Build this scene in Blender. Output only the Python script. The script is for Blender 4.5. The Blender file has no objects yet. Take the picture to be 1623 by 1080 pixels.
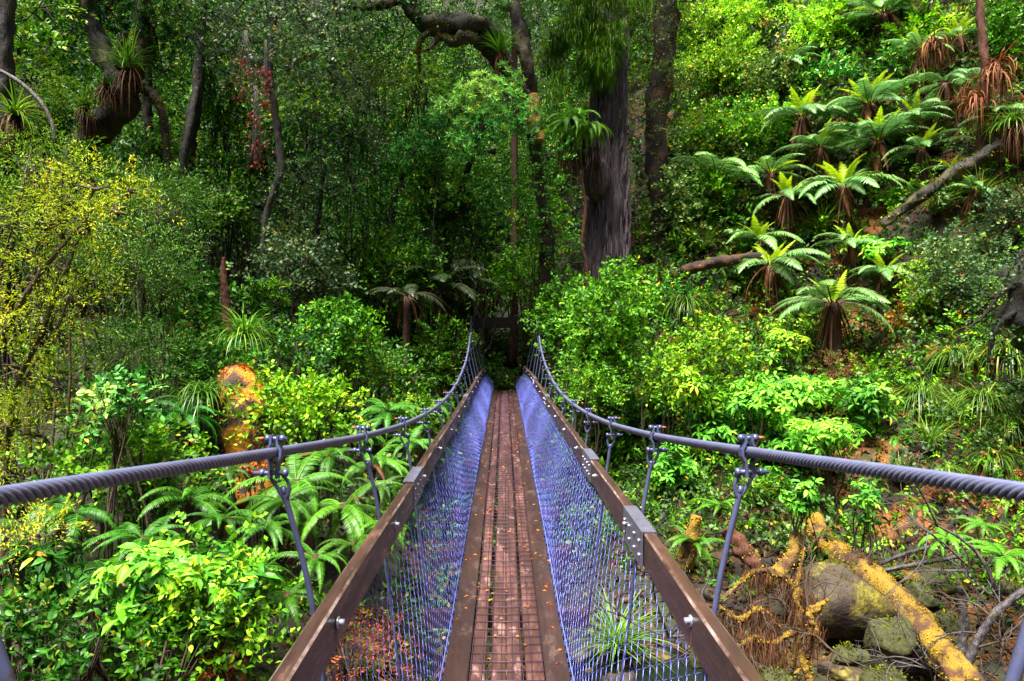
import bpy, math, random
import numpy as np
from mathutils import Vector, Matrix

SC = bpy.context.scene
C = SC.collection
PI = math.pi

# ------------------------------------------------------------------ camera, sky, sun, exposure
EYE = 1.655                      # eye height above the near deck (deck z = 0)
CAMX = -0.013
FPX = 1082.0                     # focal length in pixels of the 1623 px wide photograph
YAW = 0.0116
cam_d = bpy.data.cameras.new('camera')
cam = bpy.data.objects.new('camera', cam_d)
C.objects.link(cam)
cam.location = (CAMX, 0, EYE)
cam.rotation_euler = (PI / 2, 0, -YAW)
cam_d.sensor_width = 36
cam_d.lens = 36 * FPX / 1623
cam_d.clip_start = 0.05
cam_d.clip_end = 600
cam_d.dof.use_dof = True
cam_d.dof.focus_distance = 7.5
cam_d.dof.aperture_fstop = 9.0
SC.camera = cam

SUN_EL, SUN_AZ = math.radians(70), math.radians(215)   # azimuth clockwise from +Y: behind the camera, to the left
w = bpy.data.worlds.new('World')
SC.world = w
w.use_nodes = True
nt = w.node_tree
nt.nodes.clear()
sky = nt.nodes.new('ShaderNodeTexSky')
sky.sky_type = 'NISHITA'
sky.sun_disc = False
sky.sun_elevation = SUN_EL
sky.sun_rotation = SUN_AZ
sky.dust_density = 4.0
bg = nt.nodes.new('ShaderNodeBackground')
bg.inputs['Strength'].default_value = 0.036
wo = nt.nodes.new('ShaderNodeOutputWorld')
nt.links.new(sky.outputs[0], bg.inputs['Color'])
nt.links.new(bg.outputs[0], wo.inputs['Surface'])
sd = bpy.data.lights.new('sun', 'SUN')
sd.energy = 4.4
sd.angle = math.radians(22)
sd.color = (1.0, 0.95, 0.86)
so = bpy.data.objects.new('sun', sd)
C.objects.link(so)
sv = Vector((math.sin(SUN_AZ) * math.cos(SUN_EL), math.cos(SUN_AZ) * math.cos(SUN_EL), math.sin(SUN_EL)))
so.rotation_euler = sv.to_track_quat('Z', 'Y').to_euler()
so.location = (-10, -10, 40)
SC.view_settings.view_transform = 'Standard'
SC.view_settings.look = 'None'
SC.view_settings.gamma = 1
SC.view_settings.exposure = 2.1
SC.cycles.max_bounces = 6
SC.cycles.diffuse_bounces = 1
SC.cycles.glossy_bounces = 2
SC.cycles.transmission_bounces = 3
SC.cycles.caustics_reflective = False
SC.cycles.caustics_refractive = False

# ------------------------------------------------------------------ helpers: pixels, ground, meshes
def ray(px, py):
    a, b = (px - 811.5) / FPX, (540 - py) / FPX
    c, s = math.cos(YAW), math.sin(YAW)
    x, y = a * c + s, c - a * s
    return x / y, b / y          # per metre of depth along +Y

def P(px, py, d):
    rx, rz = ray(px, py)
    return np.array((CAMX + rx * d, d, EYE + rz * d))

GX = np.array([-60, -40, -14, -8, -4, -2, 0, 2, 4, 6, 9, 14, 40, 60], float)
GT = [  # unseen slopes behind the camera and far out sideways raised to block low skylight
 (-70, [70, 68, 62, 60, 58, 56, 55, 55, 56, 58, 60, 62, 68, 70]),
 (-34, [50, 44, 38, 36, 35, 34, 33, 33, 34, 35, 36, 38, 44, 50]),
 (-14, [36, 28, 17, 15, 13, 12, 11, 11, 12, 13, 14, 16, 28, 36]),
 (-6,  [32, 22, 8, 4, 2, .5, -.2, -.2, .3, 1, 2, 5, 22, 32]),
 (-2,  [30, 20, 5, 1.5, -.4, -.7, -.7, -.7, -.9, -1, -1, 0, 18, 30]),
 (1,   [30, 20, 4, -.6, -1.8, -2.3, -2.5, -2.5, -2.6, -2.6, -2.6, -1.6, 17, 30]),
 (3,   [30, 20, 4, -.7, -1.6, -2.5, -2.9, -2.9, -2.9, -2.9, -2.9, -1.8, 17, 30]),
 (4.5, [30, 20, 4, -.5, -1.2, -2.4, -2.9, -2.9, -2.9, -2.85, -2.8, -1.8, 17, 30]),
 (6.5, [30, 20, 4, .1, -.6, -1.9, -2.9, -2.95, -2.9, -2.85, -2.7, -1.2, 17, 30]),
 (8.5, [30, 20, 4.5, 1, .0, -1.4, -2.8, -2.9, -2.75, -2.6, -2.3, -.5, 17, 30]),
 (11,  [6, 5, 3, 1.8, .7, -.7, -2.5, -2.4, -2.0, -1.9, -1.2, 1, 6, 8]),
 (13.5,[8, 6.5, 4, 2.6, 1.3, .0, -2, -1.5, -1.0, -.8, -.1, 3, 9, 12]),
 (16,  [10, 8, 5, 3.4, 2, .5, -.8, -.4, .1, .3, .7, 4.5, 12, 15]),
 (18,  [11, 9, 6, 4.2, 2.6, .9, .28, .5, 1.2, 1.4, 1.5, 6.5, 14, 18]),
 (20,  [12, 10, 7, 5, 3.2, 1.3, .45, 1.0, 2.5, 3.1, 3.8, 8.5, 16, 20]),
 (23,  [14, 12, 8.5, 6, 4, 2.0, .7, 2.4, 5.4, 6.6, 7.8, 12, 20, 24]),
 (27,  [17, 14, 10.5, 8, 6, 4, 2.2, 5.5, 10, 12, 13.5, 18, 26, 30]),
 (32,  [22, 18, 14, 12, 10, 8, 7, 10, 16, 18, 20, 25, 33, 38]),
 (45,  [36, 33, 29, 27, 26, 25, 25, 27, 31, 34, 37, 41, 49, 54]),
 (80,  [66, 63, 59, 57, 56, 55, 55, 57, 61, 64, 67, 71, 79, 84]),
]
GY = np.array([r[0] for r in GT], float)
GZ = np.array([r[1] for r in GT], float)

def ground(x, y, rough=True):
    x = np.asarray(x, float); y = np.asarray(y, float)
    i = np.clip(np.searchsorted(GX, x) - 1, 0, len(GX) - 2)
    j = np.clip(np.searchsorted(GY, y) - 1, 0, len(GY) - 2)
    u = np.clip((x - GX[i]) / (GX[i + 1] - GX[i]), 0, 1)
    v = np.clip((y - GY[j]) / (GY[j + 1] - GY[j]), 0, 1)
    z = (GZ[j, i] * (1 - u) + GZ[j, i + 1] * u) * (1 - v) + (GZ[j + 1, i] * (1 - u) + GZ[j + 1, i + 1] * u) * v
    if rough:
        k = np.clip((np.abs(x) - .5) / 2.5, 0.1, 1)
        z = z + k * (.16 * np.sin(1.3 * x + .7 * y + 1) * np.sin(.9 * y - .5 * x) + .08 * np.sin(3.1 * x - 1.7 * y) * np.sin(2.7 * y + .8 * x)
                     + .03 * np.sin(7.3 * x + 2) * np.sin(6.1 * y + x))
    return z

_D = np.arange(2.5, 60, .03)
def hit(px, py):
    rx, rz = ray(px, py)
    g = ground(CAMX + rx * _D, _D)
    k = np.argmax(EYE + rz * _D < g)
    d = _D[k] if k else 40.0
    x = CAMX + rx * d
    return np.array((x, d, float(ground(x, d))))

def nrm(a):
    a = np.asarray(a, float)
    return a / np.maximum(np.linalg.norm(a, axis=-1, keepdims=True), 1e-9)

class MB:
    """collects vertices and faces; build() links them as one mesh object"""
    def __init__(s): s.V, s.F, s.T, s.M, s.n, s.SM = [], [], [], [], 0, []
    def add(s, V, faces, tint=.5, mat=0, smooth=True):
        V = np.asarray(V, float).reshape(-1, 3)
        t = np.asarray(tint, float)
        s.T.append(np.full(len(V), float(t)) if t.ndim == 0 else t.reshape(-1))
        s.V.append(V)
        for F in faces:
            F = np.asarray(F, np.int64)
            if len(F):
                s.F.append(F + s.n); s.M.append(np.full(len(F), mat)); s.SM.append(np.full(len(F), smooth))
        s.n += len(V)
    def mesh(s, name, mats):
        me = bpy.data.meshes.new(name)
        V = np.concatenate(s.V); T = np.concatenate(s.T)
        me.vertices.add(len(V)); me.vertices.foreach_set('co', V.astype(np.float32).ravel())
        L = np.concatenate([f.ravel() for f in s.F])
        cnt = np.concatenate([np.full(len(f), f.shape[1]) for f in s.F])
        st = np.concatenate([[0], np.cumsum(cnt)[:-1]])
        me.loops.add(len(L)); me.loops.foreach_set('vertex_index', L.astype(np.int32))
        me.polygons.add(len(cnt)); me.polygons.foreach_set('loop_start', st.astype(np.int32))
        me.polygons.foreach_set('material_index', np.concatenate(s.M).astype(np.int32))
        me.polygons.foreach_set('use_smooth', np.concatenate(s.SM).astype(bool))
        a = me.attributes.new('tint', 'FLOAT', 'POINT'); a.data.foreach_set('value', T.astype(np.float32))
        for m in (mats if isinstance(mats, (list, tuple)) else [mats]): me.materials.append(m)
        me.update(calc_edges=True); me.validate()
        return me
    def build(s, name, mats, parent=None):
        return link(name, s.mesh(name, mats), parent)

def link(name, me, parent=None):
    o = bpy.data.objects.new(name, me); C.objects.link(o)
    if parent is not None: o.parent = parent
    return o

def tag(o, label=None, cat=None, group=None, kind=None):
    for k, v in (('label', label), ('category', cat), ('group', group), ('kind', kind)):
        if v: o[k] = v
    return o

def empty(name, loc=(0, 0, 0), rz=0.0, scale=1.0):
    o = bpy.data.objects.new(name, None); C.objects.link(o)
    o.location = tuple(float(q) for q in loc); o.rotation_euler = (0, 0, rz)
    o.scale = (scale,) * 3 if not isinstance(scale, (tuple, list)) else scale
    o.empty_display_size = .1
    return o

def thing(name, label, cat, loc=(0, 0, 0), rz=0.0, scale=1.0, group=None):
    return tag(empty(name, loc, rz, scale), label, cat, group)

# box given by two corners (aligned) or by centre, axes
def box(mb, c, ax, ay, az, tint=.5, mat=0, bev=0.0, bmat=None):
    """c centre, ax ay az half-axis vectors; optional bevel along its four long (ay) edges"""
    c, ax, ay, az = (np.asarray(q, float) for q in (c, ax, ay, az))
    if bev <= 0:
        V = [c + i * ax + j * ay + k * az for i in (-1, 1) for j in (-1, 1) for k in (-1, 1)]
        F = [(0, 1, 3, 2), (4, 6, 7, 5), (0, 4, 5, 1), (2, 3, 7, 6), (0, 2, 6, 4), (1, 5, 7, 3)]
        mb.add(V, [F], tint, mat, False); return
    lx, lz = np.linalg.norm(ax), np.linalg.norm(az)
    a, b = 1 - bev / lx, 1 - bev / lz
    pr = [(-a, -1), (a, -1), (1, -b), (1, b), (a, 1), (-a, 1), (-1, b), (-1, -b)]
    V = [c + p * ax + q * az + j * ay for j in (-1, 1) for p, q in pr]
    F = [(i, (i + 1) % 8, 8 + (i + 1) % 8, 8 + i) for i in range(8)]
    mb.add(V, [[F[i] for i in (0, 2, 4, 6)], [list(range(7, -1, -1)), list(range(8, 16))]], tint, mat, False)
    mb.add(V, [[F[i] for i in (1, 3, 5, 7)]], tint, mat if bmat is None else bmat, False)

def catmull(pts, n):
    p = np.asarray(pts, float)
    if len(p) == 2:
        t = np.linspace(0, 1, n)[:, None]; return p[0] * (1 - t) + p[1] * t
    q = np.vstack([2 * p[0] - p[1], p, 2 * p[-1] - p[-2]])
    u = np.linspace(0, len(p) - 1 - 1e-6, n); i = u.astype(int); t = (u - i)[:, None]
    a, b, c, d = q[i], q[i + 1], q[i + 2], q[i + 3]
    return .5 * (2 * b + (c - a) * t + (2 * a - 5 * b + 4 * c - d) * t ** 2 + (3 * b - a - 3 * c + d) * t ** 3)

def frames(p):
    t = np.gradient(p, axis=0); t = nrm(t)
    ref = np.array((0, 0, 1.0)) if abs(t[0][2]) < .9 else np.array((1.0, 0, 0))
    n = np.zeros_like(p); v = nrm(np.cross(t[0], ref)); n[0] = v
    for i in range(1, len(p)):
        v = v - np.dot(v, t[i]) * t[i]; v = v / max(np.linalg.norm(v), 1e-9); n[i] = v
    return t, n, np.cross(t, n)

def tube(mb, pts, radii, sides=8, seg=None, lump=0.0, flute=0.0, seed=0, tint=.5, mat=0, cap=True, smooth=True):
    pts = np.asarray(pts, float)
    m = seg or (len(pts) - 1) * 4 + 1
    p = catmull(pts, m) if m != len(pts) else pts
    r = np.interp(np.linspace(0, 1, m), np.linspace(0, 1, len(radii)), radii)
    t, n, b = frames(p)
    th = np.linspace(0, 2 * PI, sides, endpoint=False)
    R = np.repeat(r[:, None], sides, 1)
    if lump or flute:
        s = np.concatenate([[0], np.cumsum(np.linalg.norm(np.diff(p, axis=0), axis=1))])[:, None]
        rs = np.random.RandomState(seed + 5); ph = rs.uniform(0, 6.28, 12); k0 = 1.0 / max(r.mean(), 1e-3)
        L = np.sin(s * k0 * .9 + 2 * th + ph[0]) + .7 * np.sin(s * k0 * 2.1 - 3 * th + ph[1]) + .5 * np.sin(s * k0 * 3.7 + th + ph[2]) + .4 * np.sin(s * k0 * 5.3 + 5 * th + ph[3])
        Fl = np.sin(5 * th + .25 * s * k0 + ph[4]) + .8 * np.sin(9 * th + .4 * np.sin(s * k0) + ph[5]) + .7 * np.sin(15 * th - .3 * s * k0 + ph[6]) + .6 * np.sin(23 * th + .5 * s * k0 + ph[7])
        R = R * (1 + lump * L * .4 + flute * Fl * .4)
    V = p[:, None] + R[..., None] * (np.cos(th)[None, :, None] * n[:, None] + np.sin(th)[None, :, None] * b[:, None])
    i = np.arange(m - 1)[:, None] * sides; j = np.arange(sides); jn = (j + 1) % sides
    F = np.stack([i + j, i + jn, i + sides + jn, i + sides + j], -1).reshape(-1, 4)
    fs = [F]
    if cap: fs.append(np.array([list(range(sides))[::-1], [(m - 1) * sides + q for q in range(sides)]]))
    mb.add(V.reshape(-1, 3), fs, tint, mat, smooth)

# ---- leaf templates: (u along, v across, w up), faces
TPL = {
 'dia': (np.array([(0, 0, 0), (.45, -.5, .06), (1, 0, -.08), (.45, .5, .06)]), [np.array([(0, 2, 1), (0, 3, 2)])]),
 'leaf': (np.array([(0, 0, 0), (.28, -.4, .05), (.28, 0, 0), (.28, .4, .05), (.65, -.46, .0), (.65, 0, -.05), (.65, .46, .0), (1, 0, -.22)]),
          [np.array([(0, 2, 1), (0, 3, 2), (4, 5, 7), (5, 6, 7)]), np.array([(1, 2, 5, 4), (2, 3, 6, 5)])]),
 'pin': (np.array([(0, -.5, 0), (0, .5, 0), (.5, -.46, .02), (.5, .46, .02), (1, 0, -.12)]), [np.array([(2, 3, 4)]), np.array([(0, 1, 3, 2)])]),
}

def leaves(mb, pos, ax, nm, L, W, tint, tpl='dia', mat=0):
    pos = np.asarray(pos, float); N = len(pos)
    ax = nrm(ax); sd = nrm(np.cross(nm, ax)); up = np.cross(ax, sd)
    T, Fs = TPL[tpl]; k = len(T)
    L = np.broadcast_to(L, (N,))[:, None, None]; W = np.broadcast_to(W, (N,))[:, None, None]
    V = pos[:, None] + T[None, :, 0:1] * L * ax[:, None] + T[None, :, 1:2] * W * sd[:, None] + T[None, :, 2:3] * L * up[:, None]
    off = np.arange(N)[:, None, None] * k
    mb.add(V.reshape(-1, 3), [(F[None] + off).reshape(-1, F.shape[1]) for F in Fs], np.repeat(np.broadcast_to(tint, (N,)), k), mat, False)

def perp(a, rs):
    v = nrm(rs.normal(size=a.shape)); v = v - (v * a).sum(-1, keepdims=True) * a
    return nrm(v)

def ltint(rs, N, base=.45, spread=.22, yellow=.015):
    t = np.clip(base + spread * 1.15 * rs.normal(size=N), .0, .88)
    y = rs.uniform(size=N) < yellow
    return np.where(y, rs.uniform(.89, .965, N), t)

def foliage(mb, tips, axes, kind, rs, s=1.0, tb=.45, yellow=.015, mat=0, tpl=None):
    """leaves at twig tips; kind chooses the arrangement"""
    N = len(tips); axes = nrm(axes); tb = np.broadcast_to(tb, (N,))
    if kind == 'whorl':
        k = 7
        a = np.repeat(nrm(axes + [0, 0, .7]), k, 0); t1 = np.repeat(perp(nrm(axes + [0, 0, .7]), rs), k, 0); t2 = np.cross(a, t1)
        ph = np.tile(np.arange(k) * 2 * PI / k, N) + rs.normal(0, .15, N * k)
        el = rs.normal(-.12, .2, N * k)[:, None]
        d = (np.cos(ph)[:, None] * t1 + np.sin(ph)[:, None] * t2) * np.cos(el) + a * np.sin(el)
        L = rs.uniform(.75, 1.15, N * k) * .135 * s
        leaves(mb, np.repeat(tips, k, 0) + d * .02 * s, d, a + d * .3 + rs.normal(0, .25, d.shape), L, L * rs.uniform(.28, .42, N * k), ltint(rs, N * k, np.repeat(tb, k), .16, yellow), tpl or 'leaf', mat)
    elif kind == 'lance':
        k = 11
        a = np.repeat(nrm(axes + [0, 0, .3]), k, 0); t1 = np.repeat(perp(nrm(axes + [0, 0, .3]), rs), k, 0); t2 = np.cross(a, t1)
        ph = np.tile(np.arange(k) * 2.4, N) + rs.normal(0, .2, N * k)
        el = np.tile(np.linspace(-.1, 1.1, k), N)[:, None] + rs.normal(0, .15, N * k)[:, None]
        d = (np.cos(ph)[:, None] * t1 + np.sin(ph)[:, None] * t2) * np.cos(el) + a * np.sin(el)
        L = rs.uniform(.7, 1.15, N * k) * .12 * s
        leaves(mb, np.repeat(tips, k, 0), d, a - d * .3, L, L * .24, ltint(rs, N * k, np.repeat(tb, k), .18, yellow), tpl or 'dia', mat)
    elif kind in ('spray', 'round', 'feather', 'broad'):
        k, tl, ll, ww, fl = {'spray': (12, .3, .062, .5, .5), 'round': (9, .24, .05, .75, .5), 'feather': (34, .36, .036, .3, .9), 'broad': (9, .3, .095, .52, .4)}[kind]
        a = np.repeat(axes, k, 0); t1 = np.repeat(perp(axes, rs), k, 0)
        u = np.tile(np.linspace(0, 1, k), N); sg = np.tile(np.where(np.arange(k) % 2, 1, -1), N)
        base = np.repeat(tips, k, 0) + a * (u * tl * s)[:, None] + np.array([0, 0, -1]) * (u ** 2 * tl * s * .35)[:, None]
        if kind == 'feather':                      # side twigs: displace in the plane of the spray
            off = rs.uniform(0, 1, N * k) * (1 - u * .8) * .15 * s
            base = base + (t1 * (sg * off)[:, None]) + a * (off * .6)[:, None]
        d = nrm(t1 * sg[:, None] * .8 + a * .6 + rs.normal(0, .28, (N * k, 3)))
        nm = nrm(np.array([0, 0, 1.0]) * fl + np.cross(a, t1) * .4 + rs.normal(0, .3, (N * k, 3)))
        L = rs.uniform(.65, 1.2, N * k) * ll * s
        leaves(mb, base, d, nm, L, L * ww, ltint(rs, N * k, np.repeat(tb, k), .18, yellow), tpl or 'dia', mat)
    elif kind == 'tassel':                         # soft hanging strands
        k = 12
        az = rs.uniform(0, 6.28, N * k); 
        blades(mb, np.repeat(tips, k, 0) + rs.normal(0, .06 * s, (N * k, 3)), az, rs.uniform(-1.5, .2, N * k), rs.uniform(.25, .55, N * k) * s, .022 * s,
               rs.uniform(.2, 1.6, N * k), 4, ltint(rs, N * k, np.repeat(tb, k), .2, yellow), mat)

def blades(mb, base, az, e0, L, W, droop, segs, tint, mat=0):
    """arching grass-like strips; e0 start elevation, droop total turn downwards (radians)"""
    base = np.asarray(base, float); N = len(base)
    L = np.broadcast_to(L, (N,)); W = np.broadcast_to(W, (N,)); e0 = np.broadcast_to(e0, (N,)); droop = np.broadcast_to(droop, (N,))
    h = np.stack([np.cos(az), np.sin(az), np.zeros(N)], -1); sd = np.stack([-np.sin(az), np.cos(az), np.zeros(N)], -1)
    p = base.copy(); rows = []
    for i in range(segs + 1):
        t = i / segs; wv = W * (1 - t) ** .6 * .5 if i < segs else W * .04
        rows.append(np.stack([p - sd * wv[:, None], p + sd * wv[:, None]], 1))
        e = np.maximum(e0 - droop * (t + .5 / segs), -1.55)
        p = p + (h * np.cos(e)[:, None] + np.array([0, 0, 1.0]) * np.sin(e)[:, None]) * (L / segs)[:, None]
    V = np.stack(rows, 1).reshape(N, -1, 3)
    k = 2 * (segs + 1); f = np.array([(2 * i, 2 * i + 1, 2 * i + 3, 2 * i + 2) for i in range(segs)])
    F = (f[None] + np.arange(N)[:, None, None] * k).reshape(-1, 4)
    mb.add(V.reshape(-1, 3), [F], np.repeat(np.broadcast_to(tint, (N,)), k), mat, True)

def clump_tips(clumps, rs, per, shell=.55, up=.5):
    """tips spread through ellipsoidal clumps [(centre, radius xyz)], outward axes"""
    Ps, As, Ts = [], [], []
    for c, r in clumps:
        r = np.broadcast_to(np.asarray(r, float), (3,)); n = max(3, int(per * r[0] * r[1] ** .5 * r[2] ** .5))
        d = nrm(rs.normal(size=(n, 3))); rr = rs.uniform(shell ** 3, 1, n) ** (1 / 3)
        Ps.append(np.asarray(c) + d * rr[:, None] * r); As.append(nrm(d + [0, 0, up] + rs.normal(0, .35, (n, 3))))
        Ts.append(np.full(n, .43 + rs.normal(0, .1)))
    return np.concatenate(Ps), np.concatenate(As), np.concatenate(Ts)

# ------------------------------------------------------------------ materials
def new_mat(name):
    m = bpy.data.materials.new(name); m.use_nodes = True
    nt = m.node_tree; nt.nodes.clear()
    o = nt.nodes.new('ShaderNodeOutputMaterial'); p = nt.nodes.new('ShaderNodeBsdfPrincipled')
    nt.links.new(p.outputs[0], o.inputs[0])
    return m, nt, p, o

def ramp(nt, stops, fac):
    r = nt.nodes.new('ShaderNodeValToRGB'); e = r.color_ramp.elements
    while len(e) < len(stops): e.new(.5)
    for q, (pos, col) in zip(e, stops): q.position = pos; q.color = (*col, 1)
    nt.links.new(fac, r.inputs[0]); return r.outputs[0]

def mixc(nt, fac, a, b, mode='MIX'):
    m = nt.nodes.new('ShaderNodeMix'); m.data_type = 'RGBA'; m.blend_type = mode
    for s, v in ((m.inputs[0], fac), (m.inputs[6], a), (m.inputs[7], b)):
        if hasattr(v, 'links'): nt.links.new(v, s)
        elif isinstance(v, (int, float)): s.default_value = v
        else: s.default_value = (*v, 1)
    return m.outputs[2]

def noise(nt, scale, detail=4, rough=.6, vec=None, stretch=None):
    n = nt.nodes.new('ShaderNodeTexNoise'); n.inputs['Scale'].default_value = scale
    n.inputs['Detail'].default_value = detail; n.inputs['Roughness'].default_value = rough
    tc = nt.nodes.new('ShaderNodeTexCoord'); v = tc.outputs['Object']
    if stretch:
        mp = nt.nodes.new('ShaderNodeMapping'); mp.inputs['Scale'].default_value = stretch
        nt.links.new(v, mp.inputs[0]); v = mp.outputs[0]
    nt.links.new(v, n.inputs['Vector'])
    return n.outputs[0]

def sep(nt, lo, hi, fac):
    m = nt.nodes.new('ShaderNodeMapRange'); m.inputs[1].default_value = lo; m.inputs[2].default_value = hi
    nt.links.new(fac, m.inputs[0]); return m.outputs[0]

def bump(nt, p, h, strength=.5, dist=.02):
    b = nt.nodes.new('ShaderNodeBump'); b.inputs['Strength'].default_value = strength; b.inputs['Distance'].default_value = dist
    nt.links.new(h, b.inputs['Height']); nt.links.new(b.outputs[0], p.inputs['Normal'])

def leaf_mat(name, stops, rough=.45, trans=.22, spec=.22):
    m, nt, p, o = new_mat(name)
    a = nt.nodes.new('ShaderNodeAttribute'); a.attribute_name = 'tint'
    col = ramp(nt, stops, a.outputs['Fac'])
    oi = nt.nodes.new('ShaderNodeObjectInfo')
    col = mixc(nt, 1.0, col, oi.outputs['Color'], 'MULTIPLY')
    nt.links.new(col, p.inputs['Base Color'])
    p.inputs['Roughness'].default_value = rough; p.inputs['Specular IOR Level'].default_value = spec
    t = nt.nodes.new('ShaderNodeBsdfTranslucent'); nt.links.new(col, t.inputs[0])
    mx = nt.nodes.new('ShaderNodeMixShader'); mx.inputs[0].default_value = trans
    nt.links.new(p.outputs[0], mx.inputs[1]); nt.links.new(t.outputs[0], mx.inputs[2]); nt.links.new(mx.outputs[0], o.inputs[0])
    return m

def greens(d, m, l, y=(.42, .34, .03), r=(.45, .14, .02)):
    return [(0, d), (.42, m), (.86, l), (.93, y), (1, r)]

def bark_mat(name, c1, c2, moss=None, amount=.5, scale=6, stretch=(1, 1, .25), rough=.8, up=0.0, bstr=.8, mossb=None, bd=.03, rl=(.3, .7)):
    m, nt, p, o = new_mat(name)
    n1 = noise(nt, scale, 6, .65, stretch=stretch); n2 = noise(nt, scale * 4, 4, .6, stretch=stretch)
    col = ramp(nt, [(rl[0], c1), (rl[1], c2)], n1)
    h = n2 if bd < .1 else n1
    if moss:
        n3 = noise(nt, scale * .45, 5, .65)
        f = sep(nt, 1 - amount - .07, 1 - amount + .05, n3)
        if up:
            g = nt.nodes.new('ShaderNodeNewGeometry'); s = nt.nodes.new('ShaderNodeSeparateXYZ'); nt.links.new(g.outputs['Normal'], s.inputs[0])
            ma = nt.nodes.new('ShaderNodeMath'); ma.operation = 'MULTIPLY_ADD'; ma.inputs[1].default_value = up; ma.use_clamp = True
            nt.links.new(s.outputs[2], ma.inputs[0]); nt.links.new(f, ma.inputs[2]); f = ma.outputs[0]
        n4 = noise(nt, scale * 5, 3, .7)
        mc = ramp(nt, [(.3, moss), (.68, mossb or tuple(q * 1.7 for q in moss))], n4)
        col = mixc(nt, f, col, mc)
    nt.links.new(col, p.inputs['Base Color']); p.inputs['Roughness'].default_value = rough
    bump(nt, p, h, bstr, bd)
    return m

M = {}
M['leaf'] = leaf_mat('green_leaf', greens((.006, .034, .002), (.036, .145, .004), (.15, .37, .008)))
M['bright'] = leaf_mat('bright_leaf', greens((.015, .07, .005), (.09, .29, .010), (.24, .54, .015), (.5, .45, .03)))
M['glossy'] = leaf_mat('glossy_leaf', greens((.004, .028, .003), (.022, .115, .008), (.09, .28, .03)), .36, .2, .25)
M['grey'] = leaf_mat('grey_green_leaf', greens((.010, .03, .008), (.035, .08, .024), (.11, .18, .07), (.3, .3, .04)), .42, .2, .22)
M['yellow'] = leaf_mat('yellow_green_leaf', greens((.07, .11, .005), (.20, .34, .006), (.50, .60, .015), (.65, .45, .03), (.6, .16, .02)), .5, .35, .3)
M['fern'] = leaf_mat('fern_leaf', greens((.010, .06, .006), (.045, .17, .012), (.13, .32, .02), (.36, .25, .03), (.3, .1, .03)), .45, .3, .35)
M['treefern'] = leaf_mat('tree_fern_leaf', greens((.05, .11, .04), (.12, .28, .065), (.25, .45, .12), (.36, .34, .06), (.3, .15, .04)), .42, .22, .45)
M['newfern'] = leaf_mat('young_fern_leaf', greens((.16, .31, .005), (.34, .52, .008), (.52, .66, .02)), .45, .4, .3)
M['grass'] = leaf_mat('grass_blade', greens((.02, .06, .008), (.07, .17, .015), (.2, .32, .03), (.4, .3, .05), (.3, .14, .03)), .4, .25, .4)
M['dry'] = leaf_mat('dry_frond', greens((.03, .012, .006), (.10, .04, .018), (.2, .09, .04), (.3, .13, .04), (.35, .12, .03)), .7, .1, .2)
M['red'] = leaf_mat('red_leaf', greens((.06, .008, .012), (.2, .018, .03), (.38, .05, .05), (.5, .1, .03), (.6, .12, .02)), .4, .25, .4)
M['orange'] = leaf_mat('orange_leaf', greens((.2, .03, .004), (.45, .09, .008), (.65, .2, .02), (.7, .35, .03), (.6, .1, .02)), .45, .25, .3)
M['moss'] = leaf_mat('moss_tuft', greens((.04, .016, .002), (.28, .16, .005), (.62, .43, .012), (.4, .4, .1), (.25, .06, .015)), .8, .25, .1)
M['greenmoss'] = leaf_mat('green_moss_tuft', greens((.03, .04, .004), (.10, .12, .008), (.2, .22, .015)), .8, .25, .1)
M['darkbark'] = bark_mat('dark_bark', (.002, .0016, .0014), (.009, .006, .004), (.02, .02, .005), .42, 7)
M['mossbark'] = bark_mat('mossy_bark', (.0025, .0018, .0014), (.011, .006, .003), (.03, .024, .003), .46, 6)
M['redbark'] = bark_mat('reddish_bark', (.004, .002, .0015), (.022, .008, .004), (.045, .015, .003), .45, 6)
M['palebark'] = bark_mat('pale_bark', (.03, .025, .022), (.13, .12, .11), (.03, .03, .015), .42, 9)
M['bigbark'] = bark_mat('shaggy_bark', (.010, .006, .007), (.125, .088, .105), None, scale=5, stretch=(3.4, 3.4, .25), bstr=1, bd=.12, rl=(.38, .62))
M['barkridge'] = bark_mat('shaggy_bark_ridge', (.08, .058, .068), (.36, .28, .33), None, scale=9, stretch=(2, 2, .3), bstr=1)
M['twig'] = bark_mat('twig_bark', (.03, .02, .012), (.10, .065, .04), None, scale=14)
M['deadwood'] = bark_mat('bare_dead_wood', (.03, .024, .024), (.14, .12, .12), (.09, .06, .01), .36, 9)
M['darkwood'] = bark_mat('wet_dark_wood', (.015, .012, .014), (.07, .06, .065), (.06, .05, .012), .36, 9, rough=.5)
M['mosslog'] = bark_mat('orange_mossy_log', (.02, .008, .006), (.10, .035, .018), (.13, .07, .004), .52, 9, (1, 1, 1), .9, .1, 1, (.30, .19, .010))
M['stumpmoss'] = bark_mat('mossy_stump', (.012, .008, .010), (.05, .032, .036), (.36, .11, .004), .50, 6, (1, 1, .6), .85, .12, 1, (.62, .28, .008))
M['brokenwood'] = bark_mat('broken_red_wood', (.03, .009, .005), (.15, .05, .02), None, scale=8, stretch=(2, 2, .3))
M['fernbark'] = bark_mat('tree_fern_trunk', (.02, .008, .005), (.09, .03, .014), None, scale=16, stretch=(1, 1, .3))
M['rock'] = bark_mat('wet_boulder', (.007, .003, .0025), (.036, .016, .012), (.028, .024, .003), .44, 3.5, (1, 1, 1), .75, .15, .7, (.2, .17, .012))
M['mossrock'] = bark_mat('mossy_boulder', (.03, .025, .02), (.12, .10, .08), (.016, .019, .002), .62, 3, (1, 1, 1), .8, .3, .8, (.045, .048, .004))

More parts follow.
